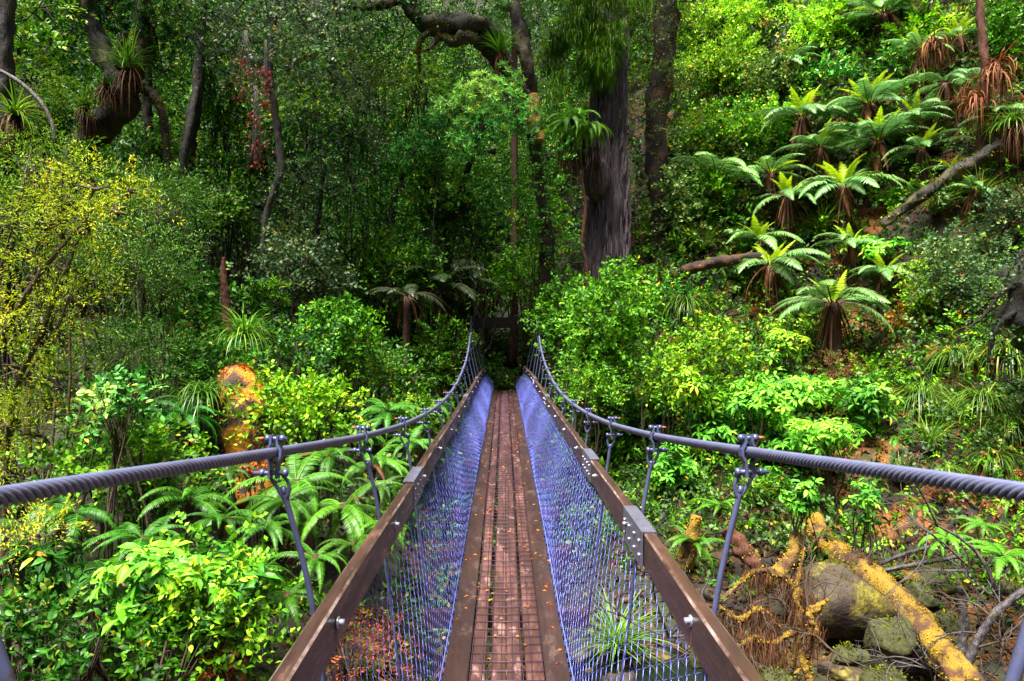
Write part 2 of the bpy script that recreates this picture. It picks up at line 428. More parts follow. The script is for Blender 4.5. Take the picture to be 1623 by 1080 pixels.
# ------------------------------------------------------------------ setting: ground, creek
m, nt, p, o = new_mat('forest_floor')
n1 = noise(nt, .55, 6, .7); n2 = noise(nt, 5, 5, .7); n3 = noise(nt, 28, 3, .7); n4 = noise(nt, .8, 4, .6, stretch=(1, 1.3, 1))
col = ramp(nt, [(.3, (.004, .003, .002)), (.55, (.014, .008, .005)), (.75, (.034, .018, .009))], n2)
mossc = ramp(nt, [(.3, (.008, .012, .002)), (.7, (.03, .04, .005))], n3)
col = mixc(nt, sep(nt, .47, .56, n1), col, mossc)
orc = ramp(nt, [(.3, (.06, .017, .003)), (.7, (.28, .10, .008))], n3)
tc = nt.nodes.new('ShaderNodeTexCoord'); sx = nt.nodes.new('ShaderNodeSeparateXYZ'); nt.links.new(tc.outputs['Object'], sx.inputs[0])
mm = nt.nodes.new('ShaderNodeMath'); mm.operation = 'MULTIPLY'; nt.links.new(sep(nt, .50, .58, n4), mm.inputs[0]); nt.links.new(sep(nt, 3.0, 7.0, sx.outputs[0]), mm.inputs[1])
col = mixc(nt, mm.outputs[0], col, orc)
nt.links.new(col, p.inputs['Base Color']); p.inputs['Roughness'].default_value = .85
bump(nt, p, n2, .9, .12)
M['soil'] = m
gx = np.unique(np.concatenate([np.linspace(-60, -16, 23), np.linspace(-16, 18, 150), np.linspace(18, 60, 22)]))
gy = np.unique(np.concatenate([np.linspace(-14, -2, 13), np.linspace(-2, 30, 140), np.linspace(30, 80, 22)]))
XX, YY = np.meshgrid(gx, gy)
ZZ = ground(XX, YY)
b = MB(); nx = len(gx)
i = (np.arange(len(gy) - 1)[:, None] * nx + np.arange(nx - 1)).ravel()
b.add(np.stack([XX, YY, ZZ], -1).reshape(-1, 3), [np.stack([i, i + 1, i + nx + 1, i + nx], -1)], .5, 0, True)
tag(b.build('ground', M['soil']), kind='structure')

m, nt, p, o = new_mat('dark_creek_water')
p.inputs['Base Color'].default_value = (.008, .01, .009, 1); p.inputs['Roughness'].default_value = .06
p.inputs['Specular IOR Level'].default_value = .6
bump(nt, p, noise(nt, 3.5, 3, .5), .25, .05)
b = MB(); b.add([(-3.5, -1, -2.72), (16, -1, -2.72), (16, 10, -2.72), (-3.5, 10, -2.72)], [[(0, 1, 2, 3)]], .5, 0, False)
tag(b.build('creek_water', m), kind='structure')

# ------------------------------------------------------------------ the suspension bridge
def metal(name, c, rough, met, dirt=None):
    m, nt, p, o = new_mat(name)
    n1 = noise(nt, 14, 4, .6)
    col = ramp(nt, [(.3, tuple(q * .7 for q in c)), (.7, c)], n1)
    if dirt: col = mixc(nt, sep(nt, .56, .7, noise(nt, 30, 4, .7)), col, dirt)
    nt.links.new(col, p.inputs['Base Color']); p.inputs['Roughness'].default_value = rough; p.inputs['Metallic'].default_value = met
    return m
M['cable'] = metal('galvanised_cable', (.24, .26, .44), .36, .55)
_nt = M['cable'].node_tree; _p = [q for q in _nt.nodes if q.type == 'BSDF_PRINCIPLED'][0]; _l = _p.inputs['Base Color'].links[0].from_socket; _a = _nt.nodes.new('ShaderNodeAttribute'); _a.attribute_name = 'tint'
_nt.links.new(mixc(_nt, _a.outputs['Fac'], (.02, .018, .022), _l), _p.inputs['Base Color'])      # shade in the grooves between strands, painted into the colour
M['rod'] = metal('galvanised_rod', (.13, .15, .31), .42, .5, (.1, .08, .09))
M['plate'] = metal('galvanised_plate', (.22, .22, .3), .4, .6, (.1, .075, .07))
M['wire'] = metal('sky_tinted_net_wire', (.21, .25, .88), .35, .3)  # galvanised wire; the sky's blue reflection is put into the base colour
M['grid'] = metal('rusty_grid_wire', (.085, .042, .07), .5, .4)
M['bolt'] = metal('bright_bolt', (.5, .5, .6), .35, .7)
M['cap'] = metal('rusty_bolt_tip', (.38, .1, .03), .6, .2)

m, nt, p, o = new_mat('wet_dark_timber')
n1 = noise(nt, 2.2, 6, .65, stretch=(6, .6, 6)); n2 = noise(nt, 9, 5, .7, stretch=(2, .5, 2)); n3 = noise(nt, 50, 3, .6, stretch=(1, .15, 1))
col = ramp(nt, [(.3, (.016, .009, .008)), (.55, (.05, .026, .019)), (.8, (.12, .058, .038))], n1)
col = mixc(nt, sep(nt, .58, .72, n2), col, (.12, .055, .035))
col = mixc(nt, sep(nt, .62, .74, noise(nt, 16, 5, .75)), col, (.045, .05, .02))
nt.links.new(col, p.inputs['Base Color'])
nt.links.new(ramp(nt, [(.35, (.22,) * 3), (.65, (.5,) * 3)], n2), p.inputs['Roughness'])
bump(nt, p, n3, .35, .004)
M['timber'] = m
m, nt, p, o = new_mat('worn_timber_edge')
col = ramp(nt, [(.40, (.045, .024, .018)), (.52, (.14, .09, .075)), (.66, (.32, .25, .24))], noise(nt, 9, 5, .75, stretch=(1, .4, 1)))
nt.links.new(col, p.inputs['Base Color']); p.inputs['Roughness'].default_value = .35
M['edge'] = m
m, nt, p, o = new_mat('wet_deck_board')
n1 = noise(nt, 1.6, 6, .7, stretch=(5, .8, 5)); n2 = noise(nt, 4, 5, .65, stretch=(2.5, 1, 1)); n3 = noise(nt, 60, 3, .6, stretch=(1, .1, 1))
col = ramp(nt, [(.28, (.022, .012, .012)), (.5, (.058, .028, .024)), (.75, (.18, .085, .072))], n1)
col = mixc(nt, sep(nt, .57, .68, n2), col, (.24, .135, .115))
at = nt.nodes.new('ShaderNodeAttribute'); at.attribute_name = 'tint'
col = mixc(nt, at.outputs['Fac'], (.022, .013, .012), col)
nt.links.new(col, p.inputs['Base Color'])
nt.links.new(ramp(nt, [(.35, (.25,) * 3), (.65, (.5,) * 3)], n2), p.inputs['Roughness'])
bump(nt, p, n3, .4, .004)
M['deck'] = m

HD = np.array([(-2, 1.655), (3.9, 1.655), (4.86, 1.617), (6.4, 1.545), (9, 1.46), (12, 1.39), (17.6, 1.29)])
def deck_z(y): return EYE - np.interp(y, HD[:, 0], HD[:, 1])
HR = np.array([(-2, .815), (2.1, .805), (3.2, .80), (4.3, .795), (8.7, .784), (12, .749), (15.3, .707), (17.6, .65)])
def rail_z(y): return EYE - np.interp(y, HR[:, 0], HR[:, 1])
RX = np.array([(-2, .575), (15.3, .575), (17.6, .50)])
def rail_x(y, s=-1): return np.interp(y, RX[:, 0], RX[:, 1]) * (1.07 if s > 0 else 1)       # outer face
CB = np.array([(-2, .93, -.02), (-1, .87, .055), (0, .82, .145), (1.04, .775, .235), (2.1, .716, .345), (3.2, .674, .4525), (4.3, .65, .535), (5.4, .64, .589), (6.5, .638, .619), (7.6, .64, .625),
               (8.7, .648, .605), (9.8, .661, .56), (10.9, .678, .49), (12, .694, .40), (13.1, .714, .27), (14.2, .738, .10), (15.3, .77, -.10), (16.4, .81, -.33), (17.5, .855, -.52), (18.45, .89, -.68)])
def cable_x(y, s=-1): return np.interp(y, CB[:, 0], CB[:, 1]) * (np.interp(y, [0, 4, 16], [1.035, 1.035, 1.0]) if s > 0 else 1)
def cable_z(y): return EYE - np.interp(y, CB[:, 0], CB[:, 2])

bridge = thing('suspension_bridge', 'narrow suspension footbridge with timber deck, wire cables and sky-tinted wire netting sides', 'footbridge', (0, 0, 0))
DW = .31
ys = np.linspace(-1.6, 17.55, 40)
def board(x0, x1, zt, th, lab, y0=-1.6, y1=17.55, tint=1.0, sub=None):
    yy = ys[(ys > y0) & (ys < y1)]; yy = np.concatenate([[y0], yy, [y1]])
    b = MB(); V = []
    e = .006
    for y in yy:
        z = deck_z(y) + zt
        V += [(x0, y, z - th), (x0, y, z - e), (x0 + e, y, z), (x1 - e, y, z), (x1, y, z - e), (x1, y, z - th)]
    n = len(yy)
    F = [(6 * k + q, 6 * k + (q + 1) % 6, 6 * k + 6 + (q + 1) % 6, 6 * k + 6 + q) for k in range(n - 1) for q in range(6)]
    b.add(V, [np.array(F)[:, ::-1], np.array([[0, 1, 2, 3, 4, 5], [6 * (n - 1) + q for q in (5, 4, 3, 2, 1, 0)]])], tint, 0, False)
    o = b.build('deck_board', M['deck'], bridge)
    if lab: o['label'] = lab
    return o
spl = 4.35
for (x0, x1) in ((-.181, -.108), (-.077, -.003), (.001, .074), (.097, .187)):
    board(x0, x1, 0, .045, None, -1.6, spl - .003); board(x0 + .002, x1 + .003, -.002, .045, None, spl + .003, 9.6); board(x0, x1 + .002, 0, .045, None, 9.607, 17.55)
for s in (-1, 1):
    a, c_ = sorted((s * .19, s * DW))
    board(a, c_, .022, .07, 'dark outer deck board along the netting', tint=.22)
# wire grid lying on the deck
b = MB()
for x in np.linspace(-.178, .182, 8):
    yy = np.linspace(-1.5, 17.4, 60)
    tube(b, np.stack([x + .004 * np.sin(yy * 1.7 + x * 40), yy, deck_z(yy) + .0045], -1), [.0026], 4, seg=60)
for k, y in enumerate(np.arange(-1.4, 17.4, .098)):
    tube(b, [(-.184, y, deck_z(y) + .009), (.19, y + .004 * math.sin(k), deck_z(y) + .009)], [.0026], 4, seg=2)
b.build('deck_grid', M['grid'], bridge)
# rails, splice plates, bolts
HY = 2.1 + 1.1 * np.arange(-2, 15)
HY = HY[HY < 17.6]; HY[np.argmin(np.abs(HY - 1.0))] = .955
def rail(s):
    b = MB(); yy = np.linspace(-1.6, 17.6, 60); pr = [(-.025, -.14), (-.025, -.007), (-.018, 0), (.018, 0), (.025, -.007), (.025, -.14)]
    V = [(s * (rail_x(y, s) - .025) + q[0] + .0035 * math.sin(y * 2.3 + s), y, rail_z(y) + q[1] + .003 * math.sin(y * 1.7 + 2 * s)) for y in yy for q in pr]
    n = len(yy); F = [(6 * k + q, 6 * k + (q + 1) % 6, 6 * k + 6 + (q + 1) % 6, 6 * k + 6 + q) for k in range(n - 1) for q in range(6)]
    F = np.array(F)[:, ::-1]; q = np.arange(len(F)) % 6
    b.add(V, [F[(q != 1) & (q != 3)], np.array([[0, 1, 2, 3, 4, 5], [6 * (n - 1) + q for q in (5, 4, 3, 2, 1, 0)]])], .5, 0, False)
    b.add(V, [F[(q == 1) | (q == 3)]], .5, 1, False)
    r = b.build('handrail', [M['timber'], M['edge']], bridge)
    for y0 in ([4.05, 9.6, 13.4] if s < 0 else [3.05, 4.75, 9.6, 13.4]):
        b = MB(); L = .22; z = rail_z(y0); xc = s * (rail_x(y0, s) - .025)
        tl = (rail_z(y0 + .2) - rail_z(y0 - .2)) / .4
        ay = np.array((0, L, tl * L))
        box(b, (xc, y0, z + .0045), (.031, 0, 0), ay, (0, 0, .0025), .5, 0)
        for t in (-1, 1): box(b, (xc + t * .0285, y0, z - .074), (.0025, 0, 0), ay, (0, 0, .0755), .5, 0)
        for yb in (-.17, -.06, .06, .17):
            for zb in (-.045, -.105):
                tube(b, [(xc - s * .03, y0 + yb, z + zb), (xc - s * .039, y0 + yb, z + zb)], [.009, .008], 8, seg=2, mat=1)
        b.build('splice_plate', [M['plate'], M['bolt']], r)
    for y in HY:
        b = MB(); xi = s * (rail_x(y, s) - .05); z = rail_z(y) - .06
        tube(b, [(xi, y, z), (xi - s * .006, y, z)], [.019, .018], 10, seg=2, mat=0)
        tube(b, [(xi - s * .005, y, z), (xi - s * .022, y, z)], [.011, .010], 6, seg=2, mat=0)
        # rust run below the bolt
        V = [(xi - s * .0022, y - .011, z), (xi - s * .0022, y + .011, z), (xi - s * .0022, y + .006, z - .078), (xi - s * .0022, y - .004, z - .078)]
        b.add(V, [[(0, 1, 2, 3)]], .5, 1, False)
        b.build('bolt', [M['bolt'], M['rust']], r)
m, nt, p, o = new_mat('rust_run'); p.inputs['Roughness'].default_value = .6
nt.links.new(ramp(nt, [(.35, (.1, .04, .02)), (.65, (.3, .13, .06))], noise(nt, 40, 3, .6)), p.inputs['Base Color']); M['rust'] = m
rail(-1); rail(1)
# main cables: six-strand rope
for s in (-1, 1):
    yy = np.arange(-1.9, 18.45, .007); sides = 24
    cx, cz = cable_x(yy, s), cable_z(yy)
    ker = np.ones(120) / 120; pad = lambda a: np.convolve(np.pad(a, 60, 'edge'), ker, 'same')[60:-60]
    cx, cz = pad(cx), pad(cz)
    pth = np.stack([s * cx, yy, cz], -1)
    th = np.linspace(0, 2 * PI, sides, endpoint=False)
    t = nrm(np.gradient(pth, axis=0)); up = np.array((0, 0, 1.0)); sd = nrm(np.cross(t, up)); un = np.cross(sd, t)
    ph = th[None] + s * yy[:, None] * 2 * PI / .11
    R = np.repeat(.0165 * (.70 + .32 * np.abs(np.cos(3 * th)) ** .7)[None], len(yy), 0)
    V = pth[:, None] + R[..., None] * (np.cos(ph)[..., None] * sd[:, None] + np.sin(ph)[..., None] * un[:, None])
    i = np.arange(len(yy) - 1)[:, None] * sides; j = np.arange(sides); jn = (j + 1) % sides
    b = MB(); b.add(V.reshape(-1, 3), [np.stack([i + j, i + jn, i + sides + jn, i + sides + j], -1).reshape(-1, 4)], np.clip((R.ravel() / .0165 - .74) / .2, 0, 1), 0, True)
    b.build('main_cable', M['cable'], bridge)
    # hangers
    for y in HY:
        if s > 0 and .9 < y < 1: y = .985
        top = np.array((s * cable_x(y, s), y, cable_z(y))); foot = np.array((s * (rail_x(y, s) + .016), y, rail_z(y) - .06))
        low = np.array((s * (rail_x(y, s) - .1), y, deck_z(y) - .12))
        d = nrm(foot - top); b = MB()
        tube(b, [top + d * .13, top + d * .135, foot, low], [.0095, .0095, .0095, .006], 8, seg=13)
        h = b.build('hanger', M['rod'], bridge)
        b = MB()                                  # two saddle plates round the cable, and the fork below
        ty = np.array((0, 1.0, (cable_z(y + .1) - cable_z(y - .1)) / .2)); ty = nrm(ty); ux = np.array((1.0, 0, 0)); uz = nrm(np.cross(ux, ty))
        for q in (-1, 1):
            arc = [top + ux * q * (.010) + uz * .054, top + ux * q * .010 + uz * .03, top + ux * q * .021 + uz * .008, top + ux * q * .021 - uz * .012, top + ux * q * .011 - uz * .03, top + ux * q * .011 - uz * .075]
            for k in range(5):
                a_, b_ = arc[k], arc[k + 1]
                box(b, (a_ + b_) / 2, np.array((.0035, 0, 0)), ty * .015, (b_ - a_) / 2 * 1.06, .5, 0)
            tube(b, [top - uz * .06 + ux * q * .021, top + d * .1 + ux * q * .021, top + d * .15], [.005, .006, .009], 6, seg=7)
        b.build('clamp', M['rod'], h)
        b = MB()
        tube(b, [top + uz * .044 - ux * .03, top + uz * .044 + ux * .034], [.007], 6, seg=2)
        tube(b, [top + uz * .044 + ux * s * .034, top + uz * .044 + ux * s * .052], [.0065, .005], 6, seg=2, mat=1)
        for q in (-1, 1): tube(b, [top + uz * .044 + q * ux * .016, top + uz * .044 + q * ux * .028], [.012], 6, seg=2)
        b.build('bolt', [M['rod'], M['cap']], h); b = MB()
        tube(b, [top - uz * .06 - s * ux * .038, top - uz * .06 + s * ux * .062], [.008, .0065], 6, seg=2)
        for q in (-1, 1): tube(b, [top - uz * .06 + q * ux * .029, top - uz * .06 + q * ux * .041], [.013], 6, seg=2)
        b.build('bolt', [M['rod'], M['cap']], h)
    # chain-link netting from the rail down to the deck edge
    rs = np.random.RandomState(3 + s); p_, q_ = .052, .031
    NR = 47; u = np.linspace(0, 1, NR); wires = np.arange(-1.4, 17.55, p_)
    tri = np.linspace(0, 2 * PI, 3, endpoint=False); b = MB()
    far = lambda y: np.clip((y - 5.5) / 4, 0, 1)
    for kind in (0, 1):
        yb = wires if kind == 0 else np.arange(-1.4, 17.55, p_)[::2] + p_ * .37
        if kind == 1: yb = yb[(yb > 4.0) & (yb < 17.4)]       # a second slack layer over the farther part
        zig = np.array([-.5, 0, .5, 0])[np.arange(NR) % 4] * p_ * .98; sgn = np.where(np.arange(len(yb)) % 2, 1, -1)[:, None]; zig = sgn * (zig + np.array([0, .16, 0, -.16])[np.arange(NR) % 4] * p_ * 0)[None]
        Y = yb[:, None] + zig + .012 * np.sin(yb[:, None] * 2.3 + u[None] * 5)
        Y = np.clip(Y, -1.6, 17.58)
        zt, zb = rail_z(Y) - .132, deck_z(Y) - .03 + .05 * far(Y) * kind
        xt, xb = rail_x(Y, s) - .028, DW + .012 + .02 * np.sin(Y * 1.1) * 0
        bul = (-.055 * far(Y) - .02) * np.sin(PI * u[None] ** 1.6) + .012 * np.sin(Y * 2.7 + 4 * u[None]) * np.sin(PI * u[None]) - kind * .02 * np.sin(PI * u[None])
        X = s * (xt * (1 - u[None]) + xb * u[None] + bul)
        Z = zt * (1 - u[None]) + zb * u[None]
        pts = np.stack([X + .0016 * s * np.sign(zig), Y, Z], -1)
        t = nrm(np.gradient(pts, axis=1)); a1 = nrm(np.cross(t, np.array((0, 0, 1.0)))); a2 = np.cross(t, a1)
        V = pts[:, :, None] + .00145 * (np.cos(tri)[None, None, :, None] * a1[:, :, None] + np.sin(tri)[None, None, :, None] * a2[:, :, None])
        nw, nr = pts.shape[:2]; base = (np.arange(nw)[:, None, None] * nr + np.arange(nr - 1)[None, :, None]) * 3
        jj = np.arange(3)[None, None]; jn = (jj + 1) % 3
        b.add(V.reshape(-1, 3), [np.stack([base + jj, base + jn, base + 3 + jn, base + 3 + jj], -1).reshape(-1, 4)], .5, 0, True)
    yy = np.linspace(-1.5, 17.5, 60)
    tube(b, np.stack([np.full(60, s * (DW + .014)), yy, deck_z(yy) + .012], -1), [.003], 5, seg=60)
    tube(b, np.stack([s * (rail_x(yy, s) - .03), yy, rail_z(yy) - .135], -1), [.003], 5, seg=60)
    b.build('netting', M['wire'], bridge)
for y in HY:
    b = MB(); z = deck_z(y) - .105
    box(b, (0, y, z), (.52, 0, 0), (0, .04, 0), (0, 0, .05), .15)
    b.build('crossbeam', M['timber'], bridge)
M['blacktimber'] = bark_mat('black_stained_timber', (.006, .004, .004), (.022, .013, .011), None, scale=5, stretch=(1, 1, .4))
# portal at the far end
zb = P(0, 503, 18.5)[2]; zc = P(0, 520, 18.5)[2]
b = MB(); box(b, (-.07, 18.5, (zb + zc) / 2), (1.16, 0, 0), (0, .1, 0), (0, 0, (zb - zc) / 2), .5, 0, 0); b.build('portal_beam', M['blacktimber'], bridge)
for s in (-1, 1):
    z0 = float(ground(s * .96, 18.5)) - .4; b = MB(); box(b, (s * .96, 18.5, (z0 + zc - .002) / 2), (.1, 0, 0), (0, .095, 0), (0, 0, (zc - .002 - z0) / 2), .5, 0, 0); b.build('portal_post', M['blacktimber'], bridge)

# fallen leaves on the deck
rs = np.random.RandomState(8); N = 300
y = rs.uniform(1.5, 17.3, N) ** 1.0; x = np.where(rs.uniform(size=N) < .35, np.sign(rs.normal(size=N)) * rs.uniform(.16, .3, N), rs.uniform(-.3, .3, N))
z = deck_z(y) + np.where(np.abs(x) > .19, .026, .013)
a = rs.uniform(0, 6.28, N); b = MB()
leaves(b, np.stack([x, y, z], -1), np.stack([np.cos(a), np.sin(a), rs.normal(.05, .1, N)], -1), np.array([0, 0, 1.0]) + rs.normal(0, .25, (N, 3)), rs.uniform(.014, .034, N) * (1 + .03 * y), rs.uniform(.009, .018, N) * (1 + .03 * y), rs.uniform(.1, 1, N), 'dia')
tag(b.build('fallen_leaves', M['orange']), 'scattered small orange leaves lying on the wet bridge deck', 'fallen leaves', kind='stuff')

# ------------------------------------------------------------------ plant builders
KD = {'whorl': (7, .135, .049), 'lance': (11, .12, .029), 'spray': (12, .062, .031), 'round': (9, .05, .0375), 'feather': (34, .036, .011), 'broad': (9, .095, .05), 'tassel': (12, .4, .02)}

def crown_mb(clumps, kind, seed, cover=3.0, s=1.0, tb=.45, yellow=.012, shell=.45, cap=3500, tvar=.19):
    rs = np.random.RandomState(seed); k, L, W = KD[kind]; la = k * L * W * .62 * s * s
    Ps, As, Ts = [], [], []
    for c, r in clumps:
        r = np.broadcast_to(np.asarray(r, float), (3,)); n = int(min(cap, max(4, cover * PI * max(r[0], r[1]) * r[2] / la)))
        d = nrm(rs.normal(size=(n, 3))); rr = rs.uniform(shell ** 3, 1.05, n) ** (1 / 3)
        bump_ = 1 + .18 * np.sin(d[:, 0] * 5 + c[0]) * np.sin(d[:, 2] * 6 + c[2]) + .1 * np.sin(d[:, 1] * 9)
        Ps.append(np.asarray(c) + d * (rr * bump_)[:, None] * r); As.append(nrm(d + [0, 0, .5] + rs.normal(0, .35, (n, 3))))
        Ts.append(np.full(n, tb + rs.normal(0, tvar)))
    b = MB(); foliage(b, np.concatenate(Ps), np.concatenate(As), kind, rs, s, np.concatenate(Ts), yellow, 0, 'leaf' if kind in ('whorl', 'broad') and s < 1.25 else None)
    return b

def dome(c, R, H, rs, n=None):
    """clumps filling an uneven dome centred on c"""
    n = n or int(np.clip(7 + 5 * R, 7, 15)); out = []
    for q in range(n):
        d = nrm(rs.normal(size=3)); rr = rs.uniform(.25, .8) if q else 0
        out.append((np.asarray(c) + d * rr * np.array((R, R * .8, H / 2)), np.array((R, R * .9, H / 2 * 1.05)) * rs.uniform(.3, .5)))
    return out

def stems_mb(base, clumps, rs, r0=.03, n=None, side=5):
    b = MB(); base = np.asarray(base, float)
    for c, r in clumps[:n]:
        c = np.asarray(c, float); mid = base * .5 + c * .5 + rs.normal(0, .08, 3) * np.linalg.norm(c - base); st = base + rs.normal(0, .04, 3) * [1, 1, 0]
        tube(b, [st, mid, c], [r0, r0 * .7, r0 * .3], side, seg=9, lump=.15, seed=int(rs.randint(999)))
        for _ in range(4):
            e = c + rs.normal(0, .5, 3) * np.asarray(r)
            tube(b, [mid * .35 + c * .65, (c + e) / 2 + rs.normal(0, .03, 3), e], [r0 * .35, r0 * .2, r0 * .1], 4, seg=5)
    return b

SEED = [100]
def shrub(kind, mat, px, py, wpx, hpx, label, d=None, s=1.0, tb=.45, yellow=.012, cover=3.0, color=None, name='shrub', cat='shrub', group=None, stem='twig', off=0.0):
    SEED[0] += 1; rs = np.random.RandomState(SEED[0])
    if kind in ('spray', 'round'): s *= 1.4
    if d is None: d = hit(px, min(py + hpx * .42, 1075))[1] + off
    c = P(px, py, d); R = wpx / 2 * d / FPX; H = hpx * d / FPX
    base = np.array((c[0], c[1] + R * .2, float(ground(c[0], c[1] + R * .2)) - .05))
    cl = dome(c - base, R, H, rs)
    t = thing(name, label, cat, base, group=group)
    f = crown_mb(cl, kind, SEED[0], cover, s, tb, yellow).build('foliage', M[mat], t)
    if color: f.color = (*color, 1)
    stems_mb((0, 0, 0), cl, rs, .012 + .012 * R).build('stem', M[stem], t)
    return t

def tree(label, trunks, crown, kind, mat, tmat='darkbark', cover=2.4, s=1.0, tb=.45, yellow=.012, color=None, cat='tree', name='tree', lump=.35, group=None, twigs=True, tuft=None, base=None, roof=None):
    """trunks: [(pixel path [(px,py,depth)], [width px])]; crown: [(px,py,radius px,depth)]"""
    if kind in ('spray', 'round'): s *= 1.25
    SEED[0] += 1; rs = np.random.RandomState(SEED[0]); d0 = trunks[0][0][0][2]
    p0 = P(*trunks[0][0][0]) if base is None else np.asarray(base)
    t = thing(name, label, cat, p0, group=group)
    for k, (pp, ww) in enumerate(trunks):
        b = MB(); pts = [P(*q) - p0 for q in pp]
        if k == 0:                      # root the trunk in the ground
            x, y = pts[0][0] + p0[0], pts[0][1] + p0[1]; g = float(ground(x, y)) - .3 - p0[2]
            if g < pts[0][2] - .2: pts = [np.array((pts[0][0] - (pts[1][0] - pts[0][0]) * .15, pts[0][1], g))] + pts; ww = [ww[0] * 1.25] + list(ww)
        dm = np.mean([q[2] for q in pp]); rr = [q / 2 * dm / FPX for q in ww]
        tube(b, pts, rr, 14 if max(rr) > .12 else 9, seg=len(pts) * 9, lump=lump, flute=.12, seed=SEED[0] + k)
        if tuft:
            moss_on(b, catmull(pts, 40), np.interp(np.linspace(0, 1, 40), np.linspace(0, 1, len(rr)), rr), rs, int(tuft * len(pts)), 1)
        b.build('trunk' if k == 0 else 'limb', [M[tmat], M['greenmoss']], t)
    if crown:
        cl = [(P(a, c_, d) - p0, np.array((1, .9, .85)) * r * d / FPX) for a, c_, r, d in crown]
        f = crown_mb(cl, kind, SEED[0], cover, s, tb, yellow).build('crown', M[mat], t)
        if color: f.color = (*color, 1)
        if roof: crown_mb([(np.array(q[:3]) - p0, np.array((1, 1, .6)) * q[3]) for q in roof], 'spray', SEED[0] + 7, 1.3, 2.6, .42, .01).build('added_shade_crown', M['leaf'], t)  # unseen leaf clumps added above the frame to shade the forest below
        if twigs:
            b = MB()
            for c, r in cl:
                for _ in range(4):
                    a = c + nrm(rs.normal(size=3)) * r * .95; e = c + nrm(rs.normal(size=3)) * r * .9
                    tube(b, [a, c + rs.normal(0, .15, 3) * r, e], [.004, .018, .004], 4, seg=9, lump=.3)
            b.build('twigs', M[tmat], t)
    return t

def moss_on(b, path, rad, rs, n, mat=0, tone=None, L=.035, up=.25):
    """short tufts standing on the upper side of a branch"""
    t, nn, bb = frames(np.asarray(path)); i = rs.randint(0, len(path) - 1, n); f = rs.uniform(size=n)[:, None]
    th = rs.uniform(0, 6.28, n); o = np.cos(th)[:, None] * nn[i] + np.sin(th)[:, None] * bb[i]
    pq = path[i] * 6 + o * 1.3; pat = np.sin(pq[:, 0] * 1.3 + pq[:, 1]) + np.sin(pq[:, 1] * 1.7 - pq[:, 2] * 2.1) + np.sin(pq[:, 2] * 2.9 + pq[:, 0] * 2.3 + 1)
    k = (o[:, 2] > rs.uniform(-.9, up, n)) & (pat > rs.normal(-.35, .35, n)); tone = .45 + .13 * pat[k]; i, f, o, n = i[k], f[k], o[k], int(k.sum())
    p = path[i] * (1 - f) + path[i + 1] * f + o * (rad[i] * .98)[:, None]
    leaves(b, p, nrm(o + rs.normal(0, .7, (n, 3))), rs.normal(size=(n, 3)), rs.uniform(.6, 1.5, n) * L, rs.uniform(.5, .9, n) * L, ltint(rs, n, tone, .2, .03), 'dia', mat)

# ---- fronds (unit length), shared by all ferns
def frond_mesh(name, seed, n, plen, e0, bend, mats, fwd=.45, base=.12, tb=.45, pw=1.25, sway=.1, narrow=0.0):
    rs = np.random.RandomState(seed); u = np.linspace(0, 1, 41); ang = e0 - bend * u ** 1.15
    x = np.concatenate([[0], np.cumsum(np.cos(ang[:-1]))]) / 40; z = np.concatenate([[0], np.cumsum(np.sin(ang[:-1]))]) / 40
    y = sway * u ** 2 * rs.normal()
    p = np.stack([x, y, z], -1); t = nrm(np.gradient(p, axis=0))
    b = MB(); tube(b, p, [.011, .007, .002], 4, seg=41, tint=.75, mat=1)
    v = np.repeat(np.linspace(base, .995, n), 2); sg = np.tile([-1, 1], n); N = len(v)
    pos = np.stack([np.interp(v, u, p[:, k]) for k in range(3)], -1); tt = nrm(np.stack([np.interp(v, u, t[:, k]) for k in range(3)], -1))
    sd = np.stack([np.zeros(N), np.ones(N), np.zeros(N)], -1); up = nrm(np.cross(tt, sd))
    w = (v - base) / (1 - base); pl = plen * np.minimum(1, (w + .07) / .3) ** .65 * np.clip(1.02 - w, 0, 1) ** .75 * rs.uniform(.88, 1.06, N)
    dr = rs.normal(-.16, .09, N)[:, None]
    d = nrm(sd * sg[:, None] + tt * (fwd + .5 * w[:, None]) + up * dr + [0, 0, -.12])
    leaves(b, pos, d, up + sd * sg[:, None] * .25 + rs.normal(0, .12, (N, 3)), pl, np.full(N, pw * (1 - base) / n), np.clip(tb + rs.normal(0, .1, N) + .15 * w, 0, .88), 'pin', 0)
    return b.mesh(name, mats)
FR = {
 'mature': [frond_mesh('tree_fern_frond', q, 36, .33, .5 + .1 * q, 1.3 + .12 * q, [M['treefern'], M['fernbark']], pw=.92) for q in range(4)],
 'young': [frond_mesh('young_frond', 10 + q, 26, .27, 1.2, .7 + .3 * q, [M['newfern'], M['newfern']], .5, .1, .45, .85) for q in range(3)],
 'dead': [frond_mesh('dead_frond', 20 + q, 30, .13, -.2, 1.15, [M['dry'], M['dry']], .9, .2, .45, .8) for q in range(2)],
 'ground': [frond_mesh('fern_frond', 30 + q, 38, .19, .75 - .15 * q, 1.55 + .2 * q, [M['fern'], M['fern']], .3, .06, .42, .78) for q in range(4)],
}
def put_frond(parent, kind, rs, az, L, loc, pitch=0.0, color=None, name='frond'):
    o = link(name, FR[kind][rs.randint(len(FR[kind]))], parent)
    o.location = tuple(float(q) for q in loc); o.rotation_euler = (rs.normal(0, .15), -pitch, az); o.scale = (L, L * rs.uniform(.9, 1.1), L)
    if color is not None: o.color = (*color, 1)
    return o

